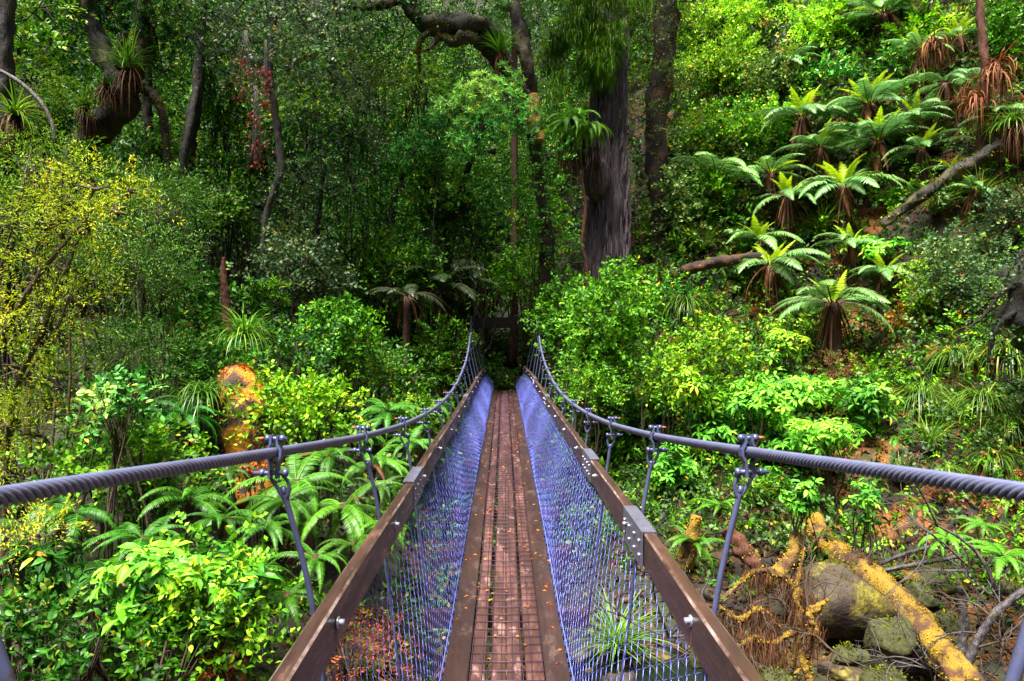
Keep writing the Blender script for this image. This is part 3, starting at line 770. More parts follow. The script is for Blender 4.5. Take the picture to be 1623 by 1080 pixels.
TFG = 'tree ferns on the steep slope'
def tree_fern(px, py, pyb, wpx, label, young=6, mature=11, d=None, dark=1.0, tr=.11, skirt=70, ysize=.58, group=TFG):
    SEED[0] += 1; rs = np.random.RandomState(SEED[0])
    if d is None:
        base = hit(px, pyb)
    else:
        b0 = P(px, pyb, d); base = np.array((b0[0], b0[1], float(ground(b0[0], b0[1]))))
    d = base[1]; c = P(px, py, d); h = c[2] - base[2]; R = wpx / 2 * d / FPX
    t = thing('tree_fern', label, 'tree fern', base - [0, 0, .1], group=group)
    b = MB(); lean = c - base + [0, 0, .1]
    tube(b, [(0, 0, 0), lean * .5 + rs.normal(0, .03, 3) * [1, 1, 0], lean], [tr * 1.5, tr * 1.1, tr], 12, seg=14, lump=.15, flute=.25, seed=SEED[0])
    b.build('trunk', M['fernbark'], t)
    if skirt:
        b = MB(); n = skirt; az = rs.uniform(0, 6.28, n)
        top = np.array([lean] * n) + np.stack([np.cos(az) * tr, np.sin(az) * tr, rs.uniform(-.25, .02, n)], -1)
        blades(b, top, az, rs.uniform(-1.3, -.9, n), rs.uniform(.5, .95, n) * min(h, 1.9), rs.uniform(.025, .05, n), rs.uniform(.2, .55, n), 4, ltint(rs, n, .4, .22, .02), 0)
        b.build('dead_skirt', M['dry'], t)
    L = R * 1.14; tilt = rs.normal(0, .16, 2); dk = rs.uniform(.75, 1.15)
    mature += 2
    for k in range(mature):
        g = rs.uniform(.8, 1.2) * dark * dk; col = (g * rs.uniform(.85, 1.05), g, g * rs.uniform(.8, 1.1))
        az = 2 * PI * k / mature + rs.normal(0, .18)
        put_frond(t, 'mature', rs, az, L * rs.uniform(.85, 1.1), lean + np.array((math.cos(az), math.sin(az), 0)) * tr * .6, rs.normal(-.1, .17) + tilt[0] * math.cos(az) + tilt[1] * math.sin(az), col)
    for k in range(int(rs.randint(2, 5))):
        az = rs.uniform(0, 6.28); put_frond(t, 'dead', rs, az, L * rs.uniform(.6, .95), lean + np.array((math.cos(az), math.sin(az), -.1)) * tr * .8, rs.uniform(-.7, -.2), (1.3, 1.2, 1.1), 'dead_frond')
    for k in range(young):
        az = 2 * PI * k / max(young, 1) + rs.normal(0, .3)
        put_frond(t, 'young', rs, az, L * ysize * rs.uniform(.8, 1.15), lean + np.array((math.cos(az), math.sin(az), 0)) * tr * .3, rs.normal(.05, .12), None, 'young_frond')
    return t

def fern(px, py, wpx, label, d=None, n=9, color=(1, 1, 1), droop=0.0, dead=0, group='ground ferns'):
    SEED[0] += 1; rs = np.random.RandomState(SEED[0])
    base = hit(px, py) if d is None else P(px, py, d)
    d = base[1]; L = wpx / 2 * d / FPX * 1.25
    t = thing('fern', label, 'fern', base - [0, 0, .03], group=group)
    b = MB(); tube(b, [(0, 0, -.15), (0, 0, .03)], [.05 * L, .07 * L], 8, seg=3, lump=.3); b.build('rootstock', M['fernbark'], t)
    n = int(n * 1.6)
    for k in range(n):
        az = 2 * PI * k / n + rs.normal(0, .25); g = rs.uniform(.75, 1.2)
        put_frond(t, 'ground', rs, az, L * rs.uniform(.75, 1.1), (0, 0, 0), rs.normal(-droop, .2), tuple(q * g for q in color))
    for k in range(dead): put_frond(t, 'dead', rs, rs.uniform(0, 6.28), L * .9, (0, 0, .02), rs.uniform(.2, .6), None, 'dead_frond')
    return t

def tussock(px, py, wpx, label, d=None, n=170, e0=(.5, 1.35), droop=(1.6, 2.7), wdt=.012, color=(1, 1, 1), skirt=0, lscale=1.0, group='grass tussocks', name='tussock', cat='grass tussock', tb=.4):
    SEED[0] += 1; rs = np.random.RandomState(SEED[0])
    base = hit(px, py) if d is None else P(px, py, d)
    d = base[1]; L = wpx / 2 * d / FPX * 1.45 * lscale
    base = base + np.array((0, -.1 * L, .22 * L)); t = thing(name, label, cat, base, group=group)
    b = MB(); blades(b, rs.normal(0, .05 * L, (n, 3)) * [1, 1, .3], rs.uniform(0, 6.28, n), rs.uniform(*e0, n), rs.uniform(.55, 1.1, n) * L, wdt * rs.uniform(.7, 1.3, n) * (1 + d / 25), rs.uniform(*droop, n), 7, ltint(rs, n, tb, .2, .02))
    o = b.build('blades', M['grass'], t); o.color = (*color, 1)
    if skirt:
        b = MB(); blades(b, rs.normal(0, .06 * L, (skirt, 3)), rs.uniform(0, 6.28, skirt), rs.uniform(-1.2, -.3, skirt), rs.uniform(.6, 1.15, skirt) * L * .9, wdt * 1.2, rs.uniform(.8, 1.5, skirt), 5, ltint(rs, skirt, .35, .2, .02))
        b.build('dead_blades', M['dry'], t)
    return t

def log(name, label, cat, path, wpx, mat, moss='moss', tufts=0, lump=.3, tL=.04, group=None, twigs=0, sides=16, flute=.15):
    SEED[0] += 1; rs = np.random.RandomState(SEED[0]); pts = [P(*q) for q in path]; p0 = pts[0]
    rr = [w_ / 2 * q[2] / FPX for w_, q in zip(wpx, path)]
    t = thing(name, label, cat, p0, group=group); pts = [q - p0 for q in pts]; b = MB()
    n = len(pts) * 12; tube(b, pts, rr, sides, seg=n, lump=lump, flute=flute, seed=SEED[0]); b.build('stem', M[mat], t)
    pp = catmull(pts, n); rp = np.interp(np.linspace(0, 1, n), np.linspace(0, 1, len(rr)), rr)
    if tufts: b = MB(); moss_on(b, pp, rp, rs, tufts, 0, L=tL); b.build('moss', M[moss], t)
    if twigs:
        b = MB()
        for _ in range(twigs):
            i = rs.randint(2, n - 1); branchy(b, pp[i], nrm(rs.normal(size=3) + [0, 0, .4]), .5 * rs.uniform(.5, 1.2), rp[i] * .35, 2, rs)
        b.build('side_twigs', M['twig'], t)
    return t

def branchy(b, st, dr, L, r, lev, rs, kids=3):
    dr = nrm(dr); p1 = st + dr * L * .5 + rs.normal(0, .07, 3) * L; p2 = p1 + nrm(dr + rs.normal(0, .3, 3)) * L * .5
    tube(b, [st, p1, p2], [r, r * .75, r * .4], 5, seg=7, lump=.2, seed=int(rs.randint(999)))
    if lev > 0:
        for k in range(kids):
            q = rs.uniform(.3, 1); s = st * (1 - q) + p2 * q if q < .5 else p1 * (1 - (q - .5) * 2) + p2 * (q - .5) * 2
            branchy(b, s, dr + rs.normal(0, .65, 3), L * rs.uniform(.45, .7), r * .55, lev - 1, rs, kids)

def rock(px, py, wpx, hpx, label, d=None, mat='rock', group=None, tufts=0, name='boulder', cat='boulder'):
    SEED[0] += 1; rs = np.random.RandomState(SEED[0])
    c = hit(px, py) if d is None else P(px, py, d)
    d = c[1]; R = np.array((wpx / 2, wpx / 2 * .85, hpx / 2)) * d / FPX
    n, m_ = 40, 24; th = np.linspace(0, 2 * PI, n, endpoint=False); ph = np.linspace(0, PI, m_)
    D = np.stack([np.sin(ph)[:, None] * np.cos(th)[None], np.sin(ph)[:, None] * np.sin(th)[None], np.cos(ph)[:, None] * np.ones(n)[None]], -1)
    a = rs.normal(size=(7, 3)); o = rs.uniform(0, 6, 7); f = 1 + sum(.16 / (1 + .5 * k) * np.sin(D @ (a[k] * (1 + .9 * k)) + o[k]) for k in range(7))
    for k in range(5):                       # flat facets
        nv = nrm(rs.normal(size=3)); lim = rs.uniform(.72, .9); q = D @ nv * f; f = np.where(q > lim, f * lim / q, f)
    b = MB(); V = (D * f[..., None] * R).reshape(-1, 3)
    i = (np.arange(m_ - 1)[:, None] * n + np.arange(n)).ravel(); j = (np.arange(m_ - 1)[:, None] * n + (np.arange(n) + 1) % n).ravel()
    b.add(V, [np.stack([i, i + n, j + n, j], -1)], .5, 0, True)
    t = thing(name, label, cat, c, group=group); b.build('stone', M[mat], t)
    if tufts:
        b = MB(); u = V[(D.reshape(-1, 3)[:, 2] > .25)]; k = rs.randint(len(u), size=tufts)
        p = u[k] + rs.normal(0, .02, (tufts, 3)); leaves(b, p, nrm(p / R + rs.normal(0, .7, (tufts, 3))), rs.normal(size=(tufts, 3)), rs.uniform(.02, .05, tufts), rs.uniform(.015, .03, tufts), ltint(rs, tufts), 'dia')
        b.build('moss', M['greenmoss'], t)
    return t

# ------------------------------------------------------------------ trees
# the big shaggy trunk right of the bridge
p0 = P(960, 455, 20.5); p0[2] = float(ground(p0[0], p0[1])) - .4
big = thing('giant_tree', 'huge grey shaggy-barked trunk rising behind the bright bush right of the bridge', 'tree', p0)
pts = [p0, P(960, 455, 20.5), P(963, 330, 20.5), P(962, 200, 20.5), P(966, 90, 20.5), P(968, -30, 20.5), P(970, -160, 20.5)]
b = MB(); rr = [q * 20.5 / FPX / 2 for q in (80, 62, 64, 54, 50, 48, 46)]
tube(b, [q - p0 for q in pts], rr, 72, seg=150, lump=.09, flute=.17, seed=4)
b.build('trunk', M['bigbark'], big)
b = MB(); rs = np.random.RandomState(6); n = 1700                      # peeling strips of bark
v = rs.uniform(0, 1, n); pc = catmull([q - p0 for q in pts], 150); ii = (v * 148).astype(int); th = rs.uniform(-PI, PI, n); rd = np.interp(v, np.linspace(0, 1, 7), rr)
o_ = np.stack([np.cos(th), np.sin(th), np.zeros(n)], -1)
leaves(b, pc[ii] + o_ * (rd * rs.uniform(.96, 1.1, n))[:, None], np.array([0, 0, -1.0]) + o_ * .06 + rs.normal(0, .05, (n, 3)), o_ + rs.normal(0, .25, (n, 3)), rs.uniform(.3, 1.1, n), rs.uniform(.02, .05, n), .5, 'leaf')
b.build('bark_strips', M['barkridge'], big)
b = MB(); c = P(946, 285, 19.9) - p0; n = 24; D = nrm(np.random.RandomState(2).normal(size=(1, 3)))
th = np.linspace(0, 2 * PI, 20, endpoint=False); ph = np.linspace(0, PI, 14)
V = np.stack([np.sin(ph)[:, None] * np.cos(th), np.sin(ph)[:, None] * np.sin(th), np.cos(ph)[:, None] * np.ones(20)], -1)
V = V * (1 + .12 * np.sin(V[..., :1] * 7) * np.sin(V[..., 2:] * 8)) * np.array((.4, .4, .62)) + c
i = (np.arange(13)[:, None] * 20 + np.arange(20)).ravel(); j = (np.arange(13)[:, None] * 20 + (np.arange(20) + 1) % 20).ravel()
b.add(V.reshape(-1, 3), [np.stack([i, i + 20, j + 20, j], -1)], .5, 0, True); b.build('burl', M['bigbark'], big)
rs = np.random.RandomState(40); cl = []
for k in range(34):
    px, py = rs.uniform(862, 985), rs.uniform(-40, 175)
    if py > 150 - 1.3 * max(0, px - 925) or (px > 960 and rs.uniform() < .5): continue
    cl.append((P(px, py, rs.uniform(19.2, 19.8)) - p0, np.array((1, .7, 1.3)) * rs.uniform(13, 26) * 19.5 / FPX))
cl += [(P(a, c_, 19.7) - p0, np.array((.5, .4, .55)) * .6) for a, c_ in ((985, 5), (1012, -10), (905, 20), (890, 60))]
f = crown_mb(cl, 'tassel', 77, 3.0, .75, .32, .05, tvar=.22); f.build('hanging_foliage', M['yellow'], big).color = (.42, .72, .7, 1)
cl = [(np.array(q) - p0, np.array((1.5, 1.5, .9)) * r) for q, r in (((2, 20, 17.5), 2), ((-1, 19, 17), 1.8), ((5, 21, 19), 1.8), ((0, 22, 20), 2), ((-3, 21, 19), 1.8), ((3, 18, 19.5), 1.8), ((-.5, 16.5, 15.5), 1.4), ((1.5, 23.5, 17), 2), ((-2, 24, 17.5), 2))]
crown_mb(cl, 'spray', 78, 1.4, 2.6, .4, .01).build('crown', M['leaf'], big)  # unseen crown above the frame, added to shade the centre and left
rs = np.random.RandomState(12); b = MB(); n = 160
tp = np.stack([P(a, c_, 19.5) - p0 for a, c_ in zip(rs.uniform(885, 950, n), rs.uniform(215, 260, n))]); blades(b, tp, rs.uniform(0, 6.28, n), rs.uniform(-1.5, -1.1, n), rs.uniform(.5, 1.2, n), .03, .3, 4, ltint(rs, n, .2, .15, 0))
b.build('hanging_roots', M['dry'], big)
fern(908, 188, 105, 'bushy fern perched on the huge trunk under its hanging foliage', 19.2, 14, (1.3, 1.25, .7), .3, group='perching ferns')
fern(938, 195, 90, 'smaller yellowish fern perched beside the bushy one on the huge trunk', 19.1, 13, (1.7, 1.4, .5), .5, group='perching ferns')

tree('dark red-brown mossy trunk standing just right of the huge shaggy tree', [([(1047, 450, 21.5), (1046, 330, 21.5), (1040, 200, 21.5), (1052, 90, 21.5), (1058, -60, 21.5)], (34, 30, 34, 36, 34))],
     [(1040, -10, 45, 21), (1075, 40, 40, 21), (1030, 130, 36, 20.8), (1070, 160, 30, 21), (1085, 10, 40, 21), (1015, 190, 30, 20.7), (1020, 60, 34, 20.6)], 'feather', 'grey', 'redbark', 1.3, 2.3, .5, .08, tuft=150, color=(1.2, 1.3, .8))
tree('thin bare brown sapling leaning against the huge shaggy trunk', [([(930, 430, 19.2), (922, 390, 19.2), (928, 330, 19.2), (920, 270, 19.2)], (5, 6, 6, 3))], [], 'spray', 'leaf', 'brokenwood', name='sapling', cat='sapling')

# left: leaning dark tree with perched plants
tree('dark leaning tree with a forked mossy trunk and perching grass clumps at upper left',
     [([(118, 300, 12.5), (128, 235, 12.5), (165, 195, 12.5), (198, 165, 12.5), (188, 120, 12.5), (162, 80, 12.5), (145, 20, 12.6), (138, -60, 12.7)], (44, 40, 44, 48, 34, 30, 24, 20)),
      ([(198, 160, 12.5), (212, 120, 12.4), (222, 85, 12.4), (228, 20, 12.4), (235, -50, 12.4)], (30, 26, 22, 20, 18)),
      ([(185, 110, 12.5), (190, 85, 12.3), (200, 50, 12.2)], (16, 15, 9)),
      ([(205, 135, 12.5), (235, 145, 12.4), (254, 170, 12.4), (262, 215, 12.5), (268, 285, 12.6)], (18, 15, 13, 12, 9))],
     [(180, 10, 55, 12.6), (240, 40, 55, 12.5), (110, 30, 55, 12.8), (60, 60, 50, 13), (275, 0, 50, 12.4), (250, 90, 38, 12.8), (90, 110, 40, 13.2), (150, -40, 70, 12.6), (300, 60, 34, 12.5)], 'lance', 'glossy', 'mossbark', 2.0, .9, .4, tuft=220, roof=[(-8, 12.5, 11, 2.2), (-5, 12, 11.5, 2), (-10.5, 13, 11, 2.2), (-7, 10, 11, 1.8), (-4, 14.5, 12, 2), (-9, 15.5, 12.5, 2)])
tussock(205, 128, 95, 'green grassy clump with dead brown skirt perched in the fork of the leaning tree', 12.2, 120, (.5, 1.5), (.6, 1.8), .014, (1, 1.2, .8), 70, group='perching grass clumps', name='perching_plant', cat='perching plant')
tussock(172, 150, 80, 'tuft of dead brown strands hanging on the elbow of the leaning tree', 12.2, 60, (.2, 1.2), (1, 2), .012, (.7, .8, .6), 130, group='perching grass clumps', name='perching_plant', cat='perching plant')
tussock(138, 188, 90, 'lower grassy clump with dry skirt perched on the leaning trunk base', 12.1, 100, (.4, 1.4), (.8, 2), .012, (.9, 1.1, .6), 80, group='perching grass clumps', name='perching_plant', cat='perching plant')
# left edge
tree('black trunk cut off by the left edge of the picture', [([(-6, 330, 9), (2, 200, 9), (6, 90, 9), (8, -50, 9)], (40, 32, 26, 24))], [(20, 40, 32, 9.3), (45, 130, 30, 9.6), (60, 20, 40, 9.6), (10, -30, 50, 9.2)], 'spray', 'leaf', 'darkbark', 1.2, 1.0, .45, .06)
tussock(28, 205, 110, 'yellow-green strap-leaved clump with long dead skirt on the trunk at the left edge', 8.7, 90, (.1, 1.3), (.8, 2), .016, (1.6, 1.5, .5), 130, group='perching grass clumps', name='perching_plant', cat='perching plant')
log('arching_stem', 'single dry pale stem arching over at the upper left corner', 'dry stem', [(-8, 108, 5.6), (30, 130, 5.6), (62, 160, 5.6), (80, 190, 5.6), (88, 222, 5.6)], (6, 7, 7, 6, 4), 'palebark', lump=.05, sides=7, flute=0)
# slim dark trunks
tree('slim dark trunk, taller of the pair near the hanging red leaves', [([(303, 350, 14.5), (298, 260, 14.5), (306, 190, 14.5), (316, 120, 14.5), (322, -40, 14.6)], (18, 17, 20, 17, 14))], [(340, 20, 42, 14.8), (300, 40, 36, 14.9), (330, 80, 30, 15)], 'spray', 'glossy', 'darkbark', 1.6, 1.1, .35, roof=[(-6, 15, 12.5, 2), (-8.5, 17.5, 13.5, 2.2), (-4, 17.5, 13.5, 2), (-6.5, 19, 14, 2)])
tree('slim dark trunk leaning beside the taller slim trunk', [([(286, 340, 14), (292, 250, 14), (303, 190, 14.2), (312, 140, 14.4)], (12, 12, 12, 9))], [], 'spray', 'leaf', 'darkbark')
tree('dim slim trunk between the leaning tree and the slim pair', [([(243, 340, 16), (238, 240, 16), (232, 160, 16), (236, 60, 16), (240, -40, 16)], (16, 15, 15, 14, 12))], [(215, 230, 28, 16), (262, 120, 34, 16.2), (250, 40, 40, 16.2)], 'spray', 'leaf', 'darkbark', 1.5, 1.2, .35)
tree('slender pale grey stem behind the dangling red leaf clusters', [([(418, 370, 14), (432, 310, 14), (445, 270, 14), (440, 210, 14), (432, 150, 14), (428, 90, 14), (440, 0, 14)], (9, 10, 12, 12, 11, 10, 8))],
     [(430, 30, 62, 13.6), (490, 40, 60, 13.6), (380, 20, 55, 13.8), (520, 90, 50, 13.8), (470, 110, 48, 13.7), (360, 80, 44, 14), (540, 20, 50, 13.8), (395, 95, 40, 13.9), (330, 30, 34, 14.2), (500, 150, 42, 14), (545, 140, 34, 14.2)], 'round', 'grey', 'palebark', 1.7, 1.35, .55, .06, color=(1.7, 1.65, 2.1), roof=[(-3.5, 12.5, 10.8, 1.7), (-2, 14.5, 12, 1.8), (-5.5, 13.5, 12, 1.7)])
def red_cluster(px, py, wpx, hpx, label):
    SEED[0] += 1; rs = np.random.RandomState(SEED[0]); d = 13; c = P(px, py, d); R, H = wpx / 2 * d / FPX, hpx * d / FPX
    t = thing('red_leaf_cluster', label, 'leaf cluster', c, group='hanging red leaf clusters')
    n = int(150 * hpx / 90); b = MB(); p = np.stack([rs.normal(0, .45, n) * R, rs.normal(0, .45, n) * R, -rs.uniform(0, 1, n) * H], -1)
    leaves(b, p, np.array([0, 0, -1.0]) + rs.normal(0, .5, (n, 3)), rs.normal(size=(n, 3)), rs.uniform(.05, .09, n), rs.uniform(.03, .05, n), ltint(rs, n, .5, .2, .08), 'dia'); b.build('leaves', M['red'], t)
    b = MB()
    for k in range(7): tube(b, [(rs.normal(0, .1) * R, 0, .5), (rs.normal(0, .3) * R, 0, -H * .4), (rs.normal(0, .5) * R, 0, -H * .95)], [.007, .006, .003], 4, seg=7)
    b.build('stem', M['deadwood'], t)
red_cluster(388, 90, 56, 75, 'upper cluster of dull red leaves hanging from the grey crown')
red_cluster(406, 178, 36, 90, 'lower, longer cluster of crimson leaves dangling from the grey crown')
red_cluster(421, 105, 22, 70, 'thin strand of red leaves against the pale grey stem')

# mossy contorted limb top centre
tree('dark mossy tree with a contorted limb sweeping across the top centre',
     [([(868, 420, 18.5), (860, 330, 18.3), (850, 250, 18), (846, 200, 17.5), (838, 120, 17), (825, 55, 17), (805, -40, 17)], (24, 20, 20, 20, 20, 22, 20)),
      ([(800, 110, 16.5), (783, 80, 16.4), (765, 45, 16.2), (730, 38, 16), (690, 42, 16), (660, 25, 16), (630, -30, 16)], (34, 32, 34, 34, 30, 26, 22)),
      ([(765, 75, 16.3), (750, 62, 16), (733, 60, 15.9), (720, 68, 15.9), (705, 60, 15.9), (690, 55, 16)], (16, 18, 18, 16, 12, 9)),
      ([(690, 45, 16), (668, 62, 15.8), (664, 85, 15.8), (665, 115, 15.8)], (11, 8, 6, 3)), ([(700, 50, 16), (688, 70, 15.9), (675, 80, 15.8), (655, 84, 15.8)], (10, 7, 5, 3)),
      ([(846, 180, 17.4), (825, 150, 16.8), (800, 110, 16.5)], (20, 24, 30)), ([(640, 0, 16), (590, 12, 16), (545, 10, 16)], (14, 12, 8))],
     [(620, -10, 45, 15.6), (560, 40, 40, 15.8), (690, -10, 40, 15.6), (770, 0, 36, 15.8), (600, 80, 34, 16.5), (850, 30, 30, 17.2), (740, 110, 30, 17.5), (640, 60, 28, 16.8)], 'broad', 'glossy', 'mossbark', 1.5, .9, .4, tuft=320, roof=[(-.5, 16.5, 12.5, 1.8), (-3, 17, 12.8, 1.9), (1.5, 18, 13.5, 1.8), (-1.5, 19.5, 14, 2), (-4.5, 19, 14, 2), (-2.5, 14.5, 12, 1.6)])
tussock(792, 96, 62, 'tufted perching plant with reddish roots on the contorted limb', 16, 110, (.7, 1.5), (.3, 1.3), .02, (.9, 1.3, .6), 60, group='perching grass clumps', name='perching_plant', cat='perching plant')
log('broken_stub', 'short mossy red-brown stub showing through the lance-leaved crown', 'broken trunk', [(852, 225, 16.5), (848, 190, 16.5), (845, 150, 16.5)], (24, 22, 15), 'mosslog', tufts=120)
tree('tree with pale blue-green lance-leaved crown at the centre', [([(705, 470, 19.6), (715, 380, 18.5), (735, 290, 17.5), (765, 200, 16.6)], (13, 12, 10, 6)), ([(785, 240, 16.9), (740, 245, 16.7), (700, 250, 16.6)], (9, 7, 4))],
     [(765, 150, 42, 15.8), (805, 165, 40, 15.8), (725, 180, 44, 15.9), (775, 205, 40, 15.6), (830, 190, 34, 15.8), (690, 215, 40, 16), (740, 235, 36, 15.8), (655, 245, 36, 16.2), (800, 130, 30, 16)], 'lance', 'glossy', 'mossbark', 2.6, 1.2, .62, .012, color=(2.5, 2.4, 4.2))
tree('leafy mid-green tree filling the middle left of the lance-leaved crown', [([(610, 440, 18), (620, 350, 17.8), (640, 270, 17.6)], (12, 11, 8))],
     [(600, 230, 50, 17), (560, 280, 55, 16.5), (640, 300, 55, 17), (690, 320, 52, 17.2), (600, 340, 50, 16.6), (540, 350, 46, 16), (700, 380, 44, 17.5), (650, 380, 46, 17), (745, 330, 40, 17.8), (520, 240, 42, 16.4), (740, 280, 40, 17.4), (765, 375, 30, 18), (845, 295, 34, 17.2), (825, 345, 34, 17.6), (870, 375, 30, 18), (795, 285, 34, 16.8), (865, 250, 26, 17)], 'spray', 'glossy', 'darkbark', 2.2, 1.35, .46, color=(1.9, 1.9, 1.5))
tree('blue-grey small-leaved tree left of the leafy mid-green tree', [([(500, 430, 15.5), (505, 340, 15.4), (515, 260, 15.2)], (10, 9, 6))],
     [(500, 230, 46, 14.5), (550, 215, 42, 14.8), (470, 290, 46, 14.4), (520, 300, 44, 14.6), (410, 330, 40, 14.6), (460, 350, 40, 14.4), (570, 180, 36, 15.2), (440, 260, 34, 14.6)], 'round', 'grey', 'darkbark', 1.7, 1.35, .42, .02, color=(1.2, 1.25, 1.4))
log('dead_spar', 'thin broken red-brown dead trunk standing above the mossy stump', 'dead tree', [(362, 530, 9.6), (358, 480, 9.6), (354, 440, 9.6), (354, 408, 9.6)], (16, 14, 11, 5), 'brokenwood', lump=.25, sides=10)
st = log('mossy_stump', 'thick leaning stump coated in orange-yellow moss below the broken trunk', 'stump', [(404, 800, 7.9), (396, 730, 8.1), (388, 665, 8.2), (378, 612, 8.3), (376, 588, 8.35), (375, 580, 8.36)], (60, 68, 80, 66, 40, 16), 'stumpmoss', 'orange', tufts=1700, tL=.035, lump=.14, flute=.16)

# yellow feathery shrub tree on the left edge
tree('feathery yellow-green shrub with leaning twiggy branches at the left edge',
     [([(10, 740, 6.2), (25, 620, 6.1), (60, 540, 6), (100, 440, 6), (140, 340, 6)], (8, 8, 7, 6, 3)), ([(0, 540, 5.9), (40, 470, 5.9), (75, 420, 5.9), (150, 330, 5.9)], (9, 9, 7, 3)), ([(40, 600, 6), (90, 520, 6), (110, 470, 6)], (6, 5, 3))],
     [(150, 300, 30, 6), (105, 315, 30, 6), (85, 360, 34, 6), (135, 365, 28, 6), (50, 440, 30, 6), (105, 430, 30, 6), (25, 500, 32, 6), (80, 520, 30, 6), (30, 590, 32, 6.1), (75, 610, 28, 6.1), (20, 670, 32, 6.2), (60, 690, 28, 6.2), (185, 335, 20, 6), (205, 305, 16, 6), (15, 750, 26, 6.2), (60, 400, 24, 5.9), (120, 480, 22, 6)], 'feather', 'yellow', 'twig', 2.9, 1.05, .57, .02, color=(1.3, 1.2, 1))
shrub('feather', 'yellow', 70, 265, 150, 70, 'dull feathery spray reaching above the yellow-green shrub', 6.8, 1.2, .3, .03, 1.6, (.55, .8, .7))
shrub('feather', 'yellow', 25, 340, 110, 110, 'olive feathery bush behind the yellow-green shrub at the left edge', 7.2, 1.2, .25, .02, 2.2, (.5, .75, .7))
shrub('feather', 'grey', 250, 330, 190, 90, 'grey-green feathery bush just right of the yellow shrub top', 9.5, 1.5, .5, .02, 2.2, (1.15, 1.6, .45))
shrub('feather', 'grey', 215, 420, 190, 120, 'flat feathery sprays, dull green, beside the yellow shrub', 8.5, 1.4, .5, .02, 2.2, (1.15, 1.6, .45))
shrub('feather', 'grey', 215, 560, 150, 110, 'dark feathery bush above the pale glossy-leaved bush', 7.6, 1.3, .4, .03, 2.2, (1.15, 1.6, .45))

# ------------------------------------------------------------------ understorey trees of the left bank and the centre
UT = [('broad', 'leaf', 60, 70, 130, 90, 11, 1.2, .45, 'broad-leaved tree crown in the upper left corner', (1.2, 1.2, 1)), ('lance', 'glossy', 70, 190, 120, 90, 11.5, 1.1, .5, 'pale lance-leaved crown behind the black edge trunk', (1.2, 1.3, 1.3)),
      ('whorl', 'leaf', 255, 245, 90, 80, 13.5, 1.1, .4, 'whorl-leaved understorey tree below the drooping limb of the leaning tree', (1, 1.1, 1)), ('broad', 'leaf', 350, 170, 100, 110, 15.5, 1.3, .3, 'dark broad-leaved crown right of the slim dark trunks', (.8, .9, .8)),
      ('broad', 'bright', 360, 330, 100, 90, 14.5, 1.2, .4, 'fresh green understorey tree beside the pale grey stem foot', (.8, .8, .8)), ('lance', 'glossy', 395, 255, 80, 90, 14.8, 1.2, .45, 'lance-leaved sapling left of the pale grey stem', (1, 1.2, 1)),
      ('broad', 'bright', 490, 165, 90, 70, 16.5, 1.3, .4, 'yellow-green crown seen between the grey crown and the blue-grey tree', (.9, .8, .7)), ('feather', 'grey', 590, 130, 110, 80, 17.5, 2.4, .5, 'feathery olive crown under the contorted limb', (1.6, 1.4, .6)),
      ('broad', 'bright', 655, 125, 90, 70, 18.5, 1.5, .45, 'olive-yellow crown right under the hanging twigs of the contorted limb', (.9, .7, .6)), ('broad', 'leaf', 560, 210, 80, 70, 15.2, 1.3, .45, 'green crown between the blue-grey tree and the lance-leaved tree', (1.1, 1.2, 1)),
      ('whorl', 'leaf', 250, 480, 100, 90, 10.5, 1.1, .4, 'whorl-leaved understorey tree above the flat feathery sprays', (.9, 1, 1)), ('lance', 'leaf', 420, 470, 110, 90, 12, 1.2, .35, 'dark narrow-leaved sapling right of the broken red trunk', (.8, .9, .9)),
      ('broad', 'leaf', 690, 270, 100, 80, 16.6, 1.4, .45, 'green broad-leaved crown just below the lance-leaved tree', (1.1, 1.2, .9)), ('lance', 'glossy', 720, 340, 110, 80, 17, 1.4, .35, 'shaded lance-leaved crown over the dark hollow', (.9, 1, .9)),
      ('broad', 'leaf', 860, 340, 70, 90, 18.8, 1.3, .45, 'green sapling hugging the left side of the huge shaggy trunk', (1.1, 1.2, .8)), ('feather', 'yellow', 30, 140, 90, 70, 10.2, 1.6, .3, 'wispy olive spray beside the black edge trunk', (.5, .7, .5)),
      ('broad', 'leaf', 640, 420, 110, 80, 16, 1.3, .4, 'leafy crown hanging left of the dark hollow', (1, 1.1, .9)), ('broad', 'leaf', 760, 345, 190, 110, 22.5, 1.5, .3, 'added crown with shade in its leaf colour, roofing the hollow behind the portal', (.5, .55, .5)), ('spray', 'leaf', 770, 420, 150, 90, 24, 1.6, .25, 'added drooping foliage with shade in its leaf colour, inside the black hollow', (.4, .45, .4)),  # both hollow crowns added, leaf colours darkened to deepen the shade there
      ('broad', 'leaf', 330, 60, 80, 80, 15.5, 1.3, .4, 'mid-green crown at the top between the slim trunks and the grey crown', (1.1, 1.1, .8))]
for k_, m_, px, py, ww, hh, d, s_, tb, lab, col in UT: shrub(k_, m_, px, py, ww, hh, lab, d, s_, tb, .02, 2.0, col, 'understorey_tree', 'tree', None, 'darkbark')
